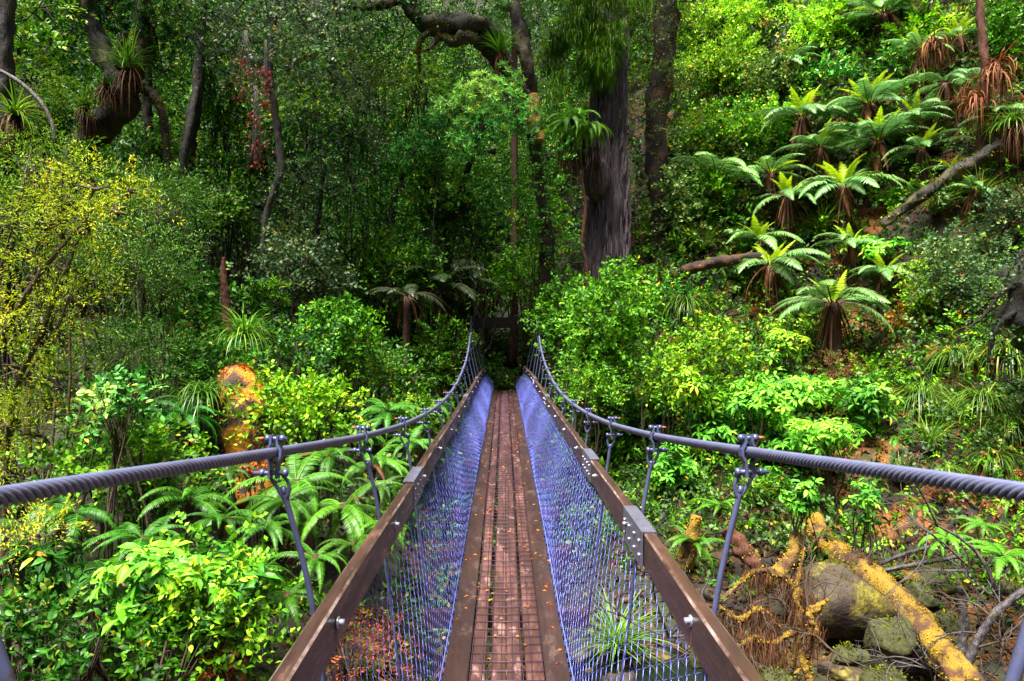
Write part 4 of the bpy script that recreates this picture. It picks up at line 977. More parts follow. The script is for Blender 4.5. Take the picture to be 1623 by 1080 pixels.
# ------------------------------------------------------------------ shrubs, left and centre
shrub('whorl', 'bright', 270, 915, 360, 190, 'large light green shrub with finger-like leaves, lower beside the left rail', 4.7, .92, .55, .015, 1.7, (.85, 1.15, 1.8))
shrub('round', 'bright', 330, 960, 330, 200, 'small-leaved bright bush growing through the finger-leaved shrub', 4.9, .8, .45, .02, 1.3)
shrub('broad', 'bright', 330, 990, 260, 190, 'leafy bright green bush with bare twigs at the bottom edge, left of the rail', 4.4, .62, .42, .02, 2.2)
shrub('broad', 'glossy', 95, 1000, 220, 190, 'dark glossy broad-leaved bush in the bottom left corner', 4.3, .68, .5, .02, 2.4)
shrub('whorl', 'glossy', 60, 890, 130, 80, 'sparse deep green whorled sprig in front of the dark ferns at the left edge', 4.8, .9, .5, .01, 1.4)
shrub('feather', 'yellow', 45, 850, 120, 60, 'cream-yellow flat leafy spray under the thick cable at the left edge', 4.9, 1.0, .75, .08, 1.5, (1.2, 1.1, 1.6))
shrub('round', 'bright', 490, 645, 190, 140, 'low shrub of small yellowish leaves right of the mossy stump', 8.2, .95, .55, .05, 2.6, (1.2, 1.1, .8))
shrub('broad', 'glossy', 180, 650, 110, 130, 'pale shiny broad-leaved bush standing right of the yellow shrub foot', 5.7, .75, .7, .01, 2.4, (2.2, 2.0, 3.4))
shrub('broad', 'bright', 225, 715, 190, 90, 'fresh green low bush below the pale shiny bush', 6.3, .75, .45, .03, 2.6)
shrub('round', 'bright', 110, 745, 150, 70, 'small-leaved green bush touching the thick cable at left', 6.0, .8, .4, .04, 2.4)
shrub('spray', 'bright', 270, 770, 150, 60, 'bright leafy bush crossed by the left cable', 6.2, .8, .45, .03, 2.2)
shrub('round', 'glossy', 310, 490, 130, 170, 'glossy round-leaved bush left of the broken red trunk', 10, 1.15, .55, .03, 2.4, (1.35, 1.4, 1.3))
shrub('round', 'glossy', 330, 580, 150, 120, 'mid-green bush just left of the mossy stump top', 9.2, 1.0, .5, .04, 2.6, (1.25, 1.4, 1))
shrub('round', 'grey', 470, 420, 150, 160, 'dark grey-green bush right of the broken red trunk', 13, 1.25, .45, .02, 2.2)
shrub('spray', 'leaf', 590, 440, 150, 130, 'shaded green bush under the leafy mid-green tree', 15.5, 1.2, .4, .01, 2.2)
shrub('broad', 'leaf', 545, 540, 150, 150, 'deep green leafy bush left of the far bridge portal', 11.5, .9, .5, .015, 2.6, (1, 1.15, 1))
shrub('spray', 'glossy', 480, 560, 110, 120, 'dark shiny bush behind the long grass of the stump', 10, 1.0, .5, .01, 2.2)
shrub('spray', 'leaf', 620, 600, 120, 110, 'shaded bush above the ferns beside the left cable', 12, 1.0, .42, .01, 2.4)
shrub('spray', 'leaf', 690, 560, 90, 130, 'dark bush right beside the left portal post', 15.5, 1.1, .45, .01, 2.4)
shrub('broad', 'leaf', 655, 645, 110, 80, 'green bush hanging under the left cable sag', 11.5, .8, .45, .02, 2.2)
shrub('spray', 'leaf', 830, 455, 130, 130, 'open leafy bush above the portal beam, left of the huge trunk', 20, 1.5, .55, .01, 1.6, (1, 1.1, 1))
shrub('spray', 'leaf', 800, 540, 100, 60, 'small leafy bush seen through the portal', 22.5, 1.2, .4, .01, 1.4)
shrub('round', 'leaf', 800, 606, 80, 26, 'low green herbs where the deck meets the path', 18.1, 1.0, .45, .02, 2.4)
shrub('spray', 'leaf', 775, 590, 40, 40, 'little dark bush beside the path just past the deck', 19.5, 1.1, .4, .01, 2)
# ------------------------------------------------------------------ shrubs, right
shrub('broad', 'bright', 950, 540, 200, 210, 'dense bright green bush in front of the huge shaggy trunk', 14.5, 1.15, .42, .01, 3.0)
shrub('broad', 'bright', 890, 500, 90, 120, 'bright green bush hugging the right portal post', 16.2, 1.15, .36, .01, 2.6)
shrub('spray', 'bright', 925, 610, 120, 90, 'low bright bush below the dense bright green bush', 13.4, 1.0, .4, .02, 2.4)
shrub('round', 'bright', 1120, 560, 130, 150, 'loose yellow-green bush right of the dense bright bush', 14.6, 1.35, .5, .05, 2.2, (1.15, 1, .8))
shrub('round', 'bright', 1040, 590, 90, 110, 'twiggy pale green bush between two brighter bushes', 13.8, 1.2, .5, .03, 2.0, (1, .95, .8))
shrub('whorl', 'bright', 1230, 545, 110, 70, 'broad-leaved green sapling left of the largest tree fern trunk', 15.6, 1.15, .5, .03, 2.2)
shrub('whorl', 'bright', 1265, 620, 190, 90, 'pale green whorl-leaved shrub below the largest tree fern', None, 1.38, .62, .015, 2.6, (.95, 1.25, 2.4))
shrub('whorl', 'bright', 1370, 640, 110, 120, 'blue-green whorl-leaved shrub right of the pale whorl-leaved shrub', None, 1.38, .55, .01, 2.6, (.8, 1, 1.8))
shrub('whorl', 'bright', 1150, 675, 170, 110, 'bright whorl-leaved shrub left of the pale whorl-leaved shrub', None, 1.32, .55, .015, 2.6, (.95, 1.25, 2.4))
shrub('whorl', 'bright', 1250, 700, 190, 100, 'light green whorl-leaved shrub just above the right cable', None, 1.26, .55, .01, 2.6, (.95, 1.25, 2.4))
shrub('whorl', 'bright', 1045, 650, 110, 100, 'whorl-leaved shrub beside the sag of the right cable', None, 1.26, .5, .01, 2.6, (.95, 1.25, 2.4))
shrub('whorl', 'bright', 980, 690, 90, 80, 'small whorl-leaved shrub tucked behind the right rail', None, 1.15, .5, .01, 2.4, (.95, 1.25, 2.4))
shrub('whorl', 'bright', 1075, 745, 120, 100, 'whorl-leaved shrub below the right cable beside the hanger rods', None, 1.15, .45, .01, 2.4, (.95, 1.25, 2.4))
shrub('whorl', 'bright', 1230, 765, 90, 60, 'small whorl-leaved sprig hanging under the right cable', None, 1.09, .5, .01, 1.6, (.95, 1.25, 2.4))
shrub('whorl', 'bright', 1275, 785, 80, 60, 'green sprig over the upper end of the yellow mossy log', 9.8, 1.03, .5, .01, 1.6, (.95, 1.25, 2.4))
shrub('whorl', 'bright', 1370, 805, 80, 90, 'green sprig of whorled leaves right of the log top', 10, 1.03, .5, .01, 1.4, (.95, 1.25, 2.4))
shrub('whorl', 'bright', 1190, 640, 130, 90, 'light whorl-leaved shrub standing in the middle of the whorled thicket above the cable', 13.2, 1.3, .6, .01, 2.4, (1.05, 1.3, 2.2))
shrub('whorl', 'bright', 1320, 690, 130, 80, 'light whorl-leaved shrub at the right end of the thicket above the cable', 12.2, 1.25, .6, .01, 2.4, (.95, 1.25, 2.4))
shrub('whorl', 'bright', 1110, 620, 90, 80, 'yellowish whorl-leaved shrub at the left end of the thicket', 13.6, 1.3, .55, .01, 2.2, (1.3, 1.2, 1))
shrub('round', 'grey', 1530, 440, 130, 170, 'grey-green glossy shrub in front of the dark hollow at right', None, 1.2, .55, .02, 2.2, (1.4, 1.5, 1.3))
shrub('round', 'grey', 1600, 350, 90, 130, 'dark grey-leaved shrub at the right edge under the fallen trunk', None, 1.2, .45, .01, 2.2)
shrub('round', 'bright', 1470, 470, 80, 130, 'pale trailing shrub left of the grey-green glossy shrub', None, 1.1, .55, .05, 2.0, (1, .9, .9))
shrub('spray', 'leaf', 1400, 600, 110, 60, 'low green bush on the orange mossy bank', None, 1.0, .5, .03, 2.0, (1.3, 1.3, 1))
shrub('round', 'orange', 1425, 520, 70, 60, 'orange-leaved low bush right of the largest tree fern', None, 1.2, .4, .1, 1.4, (.8, 1.2, 1))
shrub('feather', 'dry', 1345, 600, 110, 60, 'brown withered bush at the foot of the largest tree fern', None, 1.4, .5, .05, 1.4, (1.3, 1.3, 1.3))
shrub('spray', 'leaf', 1592, 60, 110, 150, 'dark green bush in the upper right corner', None, 1.5, .5, .01, 2.6, (.8, 1, 1))
up = [('spray', 'bright', 1170, 30, 150, 90, .5, 'bright yellow-green crown at the top of the slope, left', (1.1, 1, .8)), ('spray', 'bright', 1290, 55, 120, 120, .58, 'light green crown left of the topmost tree fern', (1.1, 1.05, .8)),
      ('round', 'bright', 1150, 110, 140, 110, .42, 'olive crown below the bright crown at the slope top', (1, .8, .7)), ('round', 'grey', 1230, 130, 110, 90, .5, 'grey-olive crown midway up the slope', (1.5, 1.4, .7)),
      ('spray', 'bright', 1200, 205, 120, 90, .45, 'leafy bush left of the upper tree ferns', (.9, .9, .8)), ('round', 'leaf', 1120, 215, 110, 100, .45, 'olive-green bush right of the dark red-brown trunk', (1.3, 1.15, .8)),
      ('spray', 'leaf', 1110, 320, 120, 100, .4, 'dark small-leaved bush at the left end of the fern slope', (1, .95, .8)), ('spray', 'glossy', 1325, 122, 110, 45, .5, 'deep green glossy bush under the topmost tree fern', (1.2, 1.5, 1.4)),
      ('spray', 'bright', 1455, 55, 90, 80, .6, 'yellow-green bush right of the topmost tree fern', (1.1, 1, .7)), ('spray', 'glossy', 1420, 105, 80, 60, .45, 'shiny green bush between the two top tree ferns', (1.2, 1.5, 1.2)),
      ('whorl', 'bright', 1385, 395, 150, 50, .6, 'flat-topped whorl-leaved shrub above the largest tree fern', (.75, 1, 1.5)), ('whorl', 'bright', 1420, 315, 60, 50, .6, 'small pale whorl-leaved shrub above the fallen trunk', (.8, 1, 1.3)),
      ('round', 'grey', 1075, 330, 90, 150, .5, 'grey-green curtain of small leaves beside the dark red-brown trunk', (1.3, 1.3, .8)), ('round', 'bright', 1090, 60, 90, 110, .4, 'olive bush behind the dark red-brown trunk top', (1, .8, .7)),
      ('spray', 'bright', 1240, 215, 60, 60, .5, 'fresh green sprig beside the leftmost upper tree fern', (1, 1, 1)), ('spray', 'glossy', 1050, 480, 80, 70, .5, 'deep green bush at the foot of the dark red-brown trunk', (1, 1.2, 1))]
for k, m_, px, py, ww, hh, tb, lab, col in up:
    col = tuple(q * 1.65 for q in col)
    shrub(k, m_, px, py, ww, hh, lab, None, 1.75 if k != 'whorl' else 1.35, tb, .05, 2.3, col)

# ------------------------------------------------------------------ tree ferns
TF = [(1402, 22, 88, 165, 'topmost tree fern with a thick red-brown trunk, cut by the top of the picture', 5, 12, .16), (1330, 12, 60, 130, 'half-hidden tree fern left of the topmost one', 0, 9, .11), (1520, 58, 125, 100, 'tall tree fern with bright narrow crown at upper right', 8, 6, .12),
      (1500, 132, 230, 130, 'pale grey-green tree fern under the tall bright one', 0, 9, .09), (1377, 165, 215, 150, 'tree fern with a fountain of young fronds midway up the slope', 8, 11, .13), (1272, 185, 280, 150, 'tree fern with tall red trunk at the left of the upper row', 4, 11, .11),
      (1393, 225, 290, 175, 'wide tree fern with yellow young fronds directly below the fountain-topped one', 8, 13, .13), (1222, 275, 330, 130, 'tree fern whose three bright young fronds stand upright', 5, 7, .10), (1338, 295, 372, 165, 'brightest tree fern with star of yellow-green young fronds', 9, 11, .13),
      (1248, 312, 385, 140, 'tree fern with drooping pale fronds left of the brightest one', 5, 10, .12), (1462, 238, 290, 120, 'small tree fern with yellow tuft near the fallen trunk', 6, 9, .09), (1508, 268, 300, 80, 'low bright tree fern tuft behind the fallen trunk', 7, 5, .08),
      (1222, 420, 495, 165, 'tree fern with broad red-brown skirt left of the largest one', 4, 10, .15), (1320, 480, 590, 185, 'largest, nearest tree fern with shaggy red-brown trunk and arching pale fronds', 4, 12, .17), (1402, 430, 500, 110, 'dull grey-green tree fern right of the largest one', 5, 9, .10),
      (1135, 285, 350, 170, 'tree fern with long drooping fronds at the left end of the slope', 0, 9, .10), (1205, 380, 430, 130, 'low tree fern with upright green fronds above the skirted one', 5, 8, .08), (1602, 185, 260, 130, 'tree fern cut by the right edge near the dead brown tree', 0, 10, .10)]
TF += [(1458, 80, 150, 105, 'upper tree fern between the topmost one and the tall bright one', 5, 9, .10), (1250, 95, 160, 100, 'lone tree fern among the bright crowns left of the topmost one', 3, 9, .09), (1545, 300, 350, 80, 'little tree fern peeping over the slanting fallen trunk', 4, 7, .07), (1452, 185, 250, 120, 'mid-slope tree fern squeezed between the fountain-topped one and the pale grey-green one', 5, 9, .09), (1300, 235, 320, 130, 'dim tree fern in the gap left of the yellow-tufted wide one', 3, 9, .09), (1350, 385, 450, 110, 'small dark tree fern above the ledge right of the skirted one', 3, 8, .08)]
for px, py, pyb, ww, lab, yn, mn, tr in TF: tree_fern(px, py, pyb, ww, lab, yn, mn, None, 1.0, tr, 70 if tr > .1 else 45)
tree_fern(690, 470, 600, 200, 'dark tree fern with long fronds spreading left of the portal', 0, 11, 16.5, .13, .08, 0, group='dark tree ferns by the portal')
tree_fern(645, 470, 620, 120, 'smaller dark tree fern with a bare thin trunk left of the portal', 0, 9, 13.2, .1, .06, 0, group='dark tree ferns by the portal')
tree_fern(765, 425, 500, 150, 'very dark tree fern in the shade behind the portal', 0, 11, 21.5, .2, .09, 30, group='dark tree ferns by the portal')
tree_fern(815, 25, 120, 120, 'tree fern half hidden high behind the contorted limb', 0, 9, 21, .8, .09, 0, group='dark tree ferns by the portal')

# ------------------------------------------------------------------ ground ferns
FE = [(470, 760, 210, 'fern with arching fronds right under the first left hanger', 6.4, 10, (1.1, 1.1, .9), 0), (545, 800, 200, 'large bright fern arching beside the left rail', 6.2, 11, (1.3, 1.2, .9), 1), (590, 735, 150, 'fern behind the second left hanger rod', 7.6, 10, (1.1, 1.1, 1), 1),
      (430, 830, 150, 'shaded fern below the thick left cable', 5.8, 9, (.8, .9, .9), 0), (500, 880, 140, 'fern drooping over the dark hollow by the left rail', 5.3, 9, (1, 1, .8), 2), (300, 790, 170, 'fern above the finger-leaved shrub, half brown', 6.0, 9, (.9, 1, .8), 1),
      (120, 810, 170, 'dark green fern under the left cable end', 5.6, 9, (.7, .9, .9), 0), (100, 920, 200, 'big dark fern behind the bottom left bush', 5.1, 11, (.6, .85, .85), 0), (225, 850, 170, 'fern spreading behind the left side of the finger-leaved shrub', 5.3, 9, (.7, .9, .8), 0),
      (615, 650, 130, 'fern high on the left bank near the cable sag', 10.2, 10, (.9, 1.1, 1), 0), (650, 700, 110, 'small fern close to the middle of the left rail', 8.8, 9, (1, 1.1, .9), 0), (290, 655, 150, 'dark bluish fern left of the mossy stump', 7.6, 10, (.5, .95, 1.1), 0), (230, 640, 120, 'fern in the shade behind the pale shiny bush', 7.4, 9, (.5, .9, 1), 0),
      (1100, 860, 110, 'fern on the bank behind the right splice plate', 9.0, 9, (1, 1.1, .8), 0), (1140, 800, 90, 'fresh fern below the right cable near the hanger', 10.5, 9, (1.3, 1.3, .8), 0), (1590, 880, 120, 'light green fern at the right edge above the driftwood', 8.6, 9, (1.4, 1.5, 1), 0), (1500, 850, 100, 'upright fern behind the bare grey sapling', 9.6, 8, (1.6, 1.7, .8), 0),
      (1560, 830, 90, 'small fern under the right cable end', 9.8, 8, (1.2, 1.3, .9), 0), (1200, 740, 100, 'fern peeping out under the whorl-leaved shrubs', None, 8, (1.2, 1.2, .8), 0), (830, 590, 70, 'fern beside the far end of the deck', None, 8, (.6, .8, .6), 0), (770, 585, 60, 'little shaded fern left of the path', None, 8, (.5, .8, .6), 0),
      (1160, 360, 90, 'upright green fern at the left of the slope', None, 8, (1.2, 1.2, .6), 0), (1290, 370, 90, 'yellowish fern between the tree fern trunks', None, 8, (1.4, 1.4, .6), 0), (1120, 425, 90, 'fern on the rusty fallen log', None, 8, (1.6, 1.5, .6), 0), (1460, 560, 70, 'tiny fern on the orange bank', None, 8, (1.4, 1.5, .6), 0),
      (690, 640, 90, 'dim fern behind the left cable', 12.5, 9, (.7, .9, .8), 0), (560, 690, 120, 'fern left of the third left hanger', 8.6, 10, (.9, 1.1, .9), 0), (610, 830, 110, 'small fern against the outer face of the left rail', 5.6, 9, (1, 1.1, .9), 0)]
for px, py, ww, lab, d, n, col, dd in FE: fern(px, py, ww, lab, d, n, col, .05, dd)

# ------------------------------------------------------------------ tussocks
tussock(390, 555, 120, 'long green grass clump growing on top of the mossy stump', 8.6, 170, (.4, 1.4), (.8, 2.2), .014, (1.3, 1.5, .8))
tussock(330, 650, 150, 'long strappy clump hanging left of the mossy stump', 8.0, 150, (.2, 1.2), (1.6, 2.8), .014, (1, 1.2, .8))
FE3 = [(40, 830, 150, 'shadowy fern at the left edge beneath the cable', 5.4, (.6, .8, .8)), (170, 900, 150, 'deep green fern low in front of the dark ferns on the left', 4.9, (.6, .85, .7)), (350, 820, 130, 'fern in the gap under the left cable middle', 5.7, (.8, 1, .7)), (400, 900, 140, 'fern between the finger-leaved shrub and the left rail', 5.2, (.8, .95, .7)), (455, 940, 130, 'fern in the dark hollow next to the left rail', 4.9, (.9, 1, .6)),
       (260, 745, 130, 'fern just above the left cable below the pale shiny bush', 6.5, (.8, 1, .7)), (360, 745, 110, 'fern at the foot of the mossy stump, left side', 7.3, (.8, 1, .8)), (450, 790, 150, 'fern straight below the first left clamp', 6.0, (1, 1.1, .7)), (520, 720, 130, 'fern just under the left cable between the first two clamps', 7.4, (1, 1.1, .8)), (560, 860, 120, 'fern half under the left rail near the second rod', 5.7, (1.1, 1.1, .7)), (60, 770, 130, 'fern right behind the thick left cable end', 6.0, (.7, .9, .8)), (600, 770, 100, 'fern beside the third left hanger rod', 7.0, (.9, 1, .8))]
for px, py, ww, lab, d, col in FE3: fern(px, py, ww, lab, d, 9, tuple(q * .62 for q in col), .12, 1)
FE2 = [(1420, 690, 80, 'pale fern left of the short tussock above the cable', (1.5, 1.5, .8)), (1530, 770, 90, 'fern below the right cable amid rust litter', (1.2, 1.3, .8)), (1390, 760, 70, 'dark fern under the cable left of the rust litter', (.8, 1, .8)), (1460, 800, 80, 'yellowing fern on the rusty bank between cable and log', (1.7, 1.4, .6)), (1600, 790, 80, 'fern at the right edge just below the cable', (1.1, 1.2, .8)), (1300, 740, 80, 'fern between the whorl-leaved sprigs under the cable', (1, 1.1, .8)), (1180, 830, 70, 'little fern above the rotten log', (1.3, 1.3, .7))]
for px, py, ww, lab, col in FE2: fern(px, py, ww, lab, None, 8, col, .05, 1)
TU = [(1420, 770, 70, 'grass tuft on the rusty bank under the cable', 'u'), (1570, 745, 90, 'weeping tussock hanging just under the right cable end', 'w'), (1500, 760, 70, 'small weeping tussock under the cable', 'w'), (1585, 590, 170, 'big dark weeping tussock at the right edge', 'w'), (1455, 655, 140, 'weeping tussock on the orange bank, centre right', 'w'), (1550, 660, 150, 'dark tussock drooping below the big right-edge tussock', 'w'), (1510, 585, 110, 'tussock between the grey-green shrub and the orange bank', 'w'), (1600, 700, 120, 'tussock at the right edge just above the cable', 'w'),
      (1085, 505, 110, 'long weeping grass clump right of the dense bright bush', 'w'), (1470, 720, 90, 'short tussock just above the right cable', 'u'), (1300, 385, 90, 'fresh grass tuft on the mossy ledge', 'u'), (1110, 410, 80, 'grass tuft at the left end of the ledge', 'u'), (1180, 410, 70, 'light grass tuft under the drooping tree fern', 'u'), (1480, 355, 100, 'grass tuft growing below the fallen trunk', 'u'), (1550, 330, 80, 'strappy tuft beside the fallen trunk top', 'u'),
      (1110, 740, 90, 'fine grass clump behind the right hanger rod', 'u'), (1190, 800, 80, 'fine grass clump on the dark bank below the cable', 'u'), (1095, 905, 80, 'grass clump beside the red rotten stump', 'u'), (975, 1045, 150, 'spiky grass clump seen through the right netting', 's')]
for px, py, ww, lab, k in TU:
    e0, dr, col = {'w': ((.3, 1.3), (1.8, 3.0), (1.3, 1.3, .9)), 'u': ((.6, 1.5), (.5, 1.8), (1.4, 1.4, .8)), 's': ((.3, 1.4), (.5, 1.3), (1.6, 1.7, 1.3))}[k]
    tussock(px, py, ww, lab, None, 240 if k == 'w' else 170, e0, dr, .013, col, 40 if k == 'w' else 0)

# ------------------------------------------------------------------ logs, stones, dead wood
log('fallen_tree', 'dark slanting fallen trunk with grass on it, upper right slope', 'fallen tree', [(1398, 358, 18.3), (1450, 318, 18.2), (1520, 270, 18.0), (1580, 238, 17.8), (1650, 205, 17.6)], (12, 17, 20, 24, 26), 'mossbark', 'greenmoss', 900, .4, .07)
tussock(1600, 215, 110, 'hanging grassy clump on the upper end of the slanting fallen trunk', 17.6, 120, (.2, 1.2), (1.4, 2.6), .014, (1, 1.2, .8), 120)
log('fallen_log', 'rusty mossy log lying along the ledge left of the tree ferns', 'fallen log', [(1080, 430, 19.3), (1130, 418, 19.4), (1190, 408, 19.5), (1290, 398, 19.8)], (15, 18, 14, 8), 'redbark', 'orange', 160, .3, .05)
tree('dead brown tree draped in withered fronds at upper right', [([(1553, 245, 18.5), (1558, 190, 18.5), (1562, 120, 18.5), (1556, 50, 18.5), (1550, -40, 18.5)], (15, 13, 13, 12, 10))], [], 'spray', 'dry', 'brokenwood', name='dead_tree', cat='dead tree')
SEED[0] += 1
for px, py, ww, lab in ((1580, 130, 100, 'large withered brown frond bundle hung on the dead tree'), (1545, 175, 70, 'orange-brown withered bundle low on the dead tree'), (1578, 200, 50, 'pinkish dead skirt hanging right of the dead tree foot'), (1480, 90, 60, 'orange withered tuft left of the dead tree')):
    rs = np.random.RandomState(int(px)); base = P(px, py - 20, 18.2); L = ww / 2 * 18.2 / FPX * 1.6
    t = thing('withered_fronds', lab, 'dead fronds', base, group='withered frond bundles'); b = MB(); n = 120
    blades(b, rs.normal(0, .12, (n, 3)) * L, rs.uniform(0, 6.28, n), rs.uniform(-1.0, .9, n), rs.uniform(.5, 1.1, n) * L, .035, rs.uniform(1, 2.4, n), 5, ltint(rs, n, .5, .2, .05)); b.build('fronds', M['dry'], t).color = (1.6, 1.3, 1.2, 1)
log('mossy_log', 'long fallen log coated in bright yellow moss, lower right', 'fallen log', [(1286, 820, 11.2), (1310, 862, 10.8), (1370, 905, 10), (1440, 968, 9), (1500, 1045, 8), (1545, 1100, 7.5)], (26, 36, 40, 40, 46, 50), 'mosslog', 'moss', 4600, .2, .028)
log('mossy_log', 'thinner mossy log behind the long yellow one', 'fallen log', [(1370, 895, 10.4), (1430, 912, 10.3), (1490, 930, 10.2), (1530, 948, 10)], (20, 22, 22, 18), 'mosslog', 'moss', 700, .3, .03)
log('rotten_log', 'reddish rotten log with torn end right of the first right hanger', 'rotten log', [(1150, 838, 9.6), (1175, 870, 9.5), (1205, 905, 9.4)], (22, 28, 20), 'brokenwood', 'moss', 160, .35, .03)
log('mossy_branch', 'curved mossy branch leaning on the boulder', 'branch', [(1264, 850, 10), (1258, 880, 9.8), (1235, 905, 9.6), (1215, 925, 9.4)], (22, 22, 22, 22), 'mosslog', 'moss', 300, .3, .03)
log('rotten_stump', 'mossy rotten stub behind the right rail', 'stump', [(1085, 900, 9.0), (1093, 860, 9.0), (1105, 818, 9.0)], (26, 24, 16), 'mosslog', 'moss', 300, .3, .03)
log('driftwood', 'black bare branch at the lower right corner', 'dead branch', [(1530, 1060, 7.8), (1550, 1015, 7.8), (1580, 970, 7.8), (1625, 935, 7.8)], (14, 13, 12, 10), 'darkwood', group='dead branches', twigs=3)
log('driftwood', 'grey forked upright dead branch beside the long mossy log', 'dead branch', [(1520, 1050, 8.2), (1528, 1000, 8.3), (1524, 950, 8.4), (1520, 930, 8.4)], (15, 14, 14, 10), 'darkwood', group='dead branches')
log('driftwood', 'long thin dark branch lying behind the boulder toward the right', 'dead branch', [(1385, 898, 10.2), (1430, 880, 10.2), (1470, 868, 10.2), (1515, 860, 10.2)], (7, 7, 6, 4), 'darkwood', group='dead branches')
log('driftwood', 'second thin dark branch just below the long thin one', 'dead branch', [(1400, 905, 9.9), (1460, 893, 9.9), (1520, 882, 9.9), (1555, 868, 9.9)], (6, 7, 7, 4), 'darkwood', group='dead branches')
log('driftwood', 'orange-brown curved root above the black branch', 'dead branch', [(1488, 935, 8.8), (1510, 955, 8.8), (1535, 970, 8.8), (1560, 975, 8.8)], (5, 5, 5, 3), 'brokenwood', group='dead branches')
def bare(px, py, d, dirs, label, mat='deadwood', L=1.0, r=.02, lev=3, name='bare_sapling', cat='dead sapling', seed=1, kids=3):
    rs = np.random.RandomState(seed); p = P(px, py, d); t = thing(name, label, cat, p, group='dead branches'); b = MB()
    for dv in dirs: branchy(b, np.zeros(3), np.array(dv, float), L, r, lev, rs, kids)
    b.build('twigs', M[mat], t)
bare(1588, 955, 8.6, [(-.75, .1, 1)], 'bare grey sapling leaning left above the driftwood', L=1.6, r=.03, seed=3)
bare(1470, 1060, 7.6, [(-.8, 0, .5), (-.6, .1, .8), (-1, 0, .2), (-.3, 0, .9)], 'spray of thin whitish dead twigs beside the lower log end', L=.6, r=.01, seed=4)
bare(1590, 1010, 8, [(-.5, .3, .7), (.2, .2, 1), (-.9, 0, .1), (-.3, 0, -.5), (.5, 0, .4)], 'tangle of dark dead twigs in the lower right corner', 'darkwood', .7, .016, seed=5)
bare(1545, 960, 8.6, [(-.4, .1, .4), (.6, .1, .6), (.1, 0, -.8), (.7, 0, -.2)], 'tangle of dark twigs behind the black branch', 'darkwood', .6, .014, seed=6)
bare(1400, 850, 10, [(-.3, 0, .4), (.5, 0, .2), (0, 0, -.5), (-.4, 0, -.4)], 'fine dry brush hanging behind the long mossy log', 'deadwood', .5, .008, seed=7, kids=4)
bare(1060, 1010, 6.5, [(-.6, .3, .3), (.5, .2, .5), (.7, 0, .1), (-.2, 0, .6)], 'tangle of brown twigs seen through the right netting', 'darkwood', .8, .014, seed=8)
# mossy branches with hanging rootlets
def rooty(path, wpx, label, seed, nr=160, rl=.28):
    rs = np.random.RandomState(seed); t = log('rootlet_branch', label, 'mossy branch', path, wpx, 'mosslog', 'moss', 220, .6, .026, 'mossy branches with rootlets', 4); p0 = P(*path[0])
    pp = catmull([P(*q) - p0 for q in path], 60); b = MB(); nr *= 3
    cc = rs.randint(6, 58, 5); i = np.clip(cc[rs.randint(0, 5, nr)] + rs.normal(0, 3.5, nr).astype(int), 2, 58)
    blades(b, pp[i] + rs.normal(0, .05, (nr, 3)), rs.uniform(0, 6.28, nr), rs.uniform(-1.5, -.7, nr), rs.uniform(.4, 1.2, nr) * rl, .006, .7, 4, ltint(rs, nr, .35, .2, .01)); b.build('rootlets', M['dry'], t)
rooty([(1285, 1095, 6.6), (1276, 1040, 6.7), (1290, 1005, 6.7), (1284, 975, 6.75), (1312, 950, 6.8)], (12, 15, 12, 14, 5), 'upright lichen-covered branch in front of the boulder', 31, 60)
rooty([(1256, 1060, 7), (1268, 985, 7), (1262, 940, 7.05), (1276, 868, 7.2)], (7, 10, 8, 3), 'thin mossy branch standing left of the boulder face', 32, 90, .3)
rooty([(1160, 1035, 7), (1195, 1012, 7), (1225, 1020, 7), (1262, 1002, 7), (1305, 1018, 7)], (6, 9, 7, 8, 4), 'lowest sagging mossy branch fringed with brown rootlets', 33, 230, .42)
rooty([(1140, 962, 7.6), (1172, 982, 7.6), (1205, 966, 7.55), (1240, 998, 7.5)], (6, 10, 7, 4), 'middle crooked mossy branch with a rootlet fringe', 34, 200, .36)
rooty([(1150, 945, 8.3), (1195, 908, 8.3), (1235, 912, 8.2), (1262, 935, 8.2), (1300, 975, 8.1)], (5, 9, 10, 7, 3), 'upper arched mossy branch with brown rootlets', 35, 260, .42)
rock(1322, 955, 140, 125, 'big reddish-brown wet boulder under the mossy log', 9.4, 'rock', tufts=300)
RK = [(1408, 1012, 72, 62, 'round mossy stone right below the big boulder', 8.6), (1345, 1040, 60, 30, 'flat mossy stone in the dark creek', 8.2), (1400, 1075, 70, 30, 'mossy stone at the bottom edge below the log', 7.8), (1463, 905, 0, 0, '', 0), (1500, 925, 75, 50, 'yellow-mossed stone behind the thinner log', 10.2), (1462, 945, 50, 40, 'green mossy stone between the two logs', 9.8),
      (1503, 990, 40, 36, 'small dark stone by the forked branch', 9), (1600, 935, 40, 30, 'small bright mossy stone at the right edge', 9), (1230, 1085, 60, 40, 'mossy stone beside the right rail at the bottom edge', 6.8), (1120, 1040, 60, 40, 'mossy stone beneath the right rail', 7.2), (1470, 985, 30, 22, 'little mossy stone left of the small dark stone', 9.2)]
for px, py, ww, hh, lab, d in RK:
    if lab: rock(px, py, ww, hh, lab, d, 'mossrock', 'creek stones', 150, 'mossy_stone', 'stone')
rs = np.random.RandomState(55)
for k in range(44):
    x, y = rs.uniform(-1.6, 6.5), rs.uniform(3.0, 10.5); rr = rs.uniform(.12, .38)
    px = 811.5 + (x - CAMX - YAW * y) / y * FPX
    z = float(ground(x, y)) + rr * .2; py = 540 - (z - EYE) / y * FPX
    rock(px, py, 2 * rr / y * FPX, 1.5 * rr / y * FPX, 'wet brown creek-bed stone lying in the shade below the bridge', y, 'rock', 'creek-bed stones below the bridge', 0, 'creek_stone', 'stone')
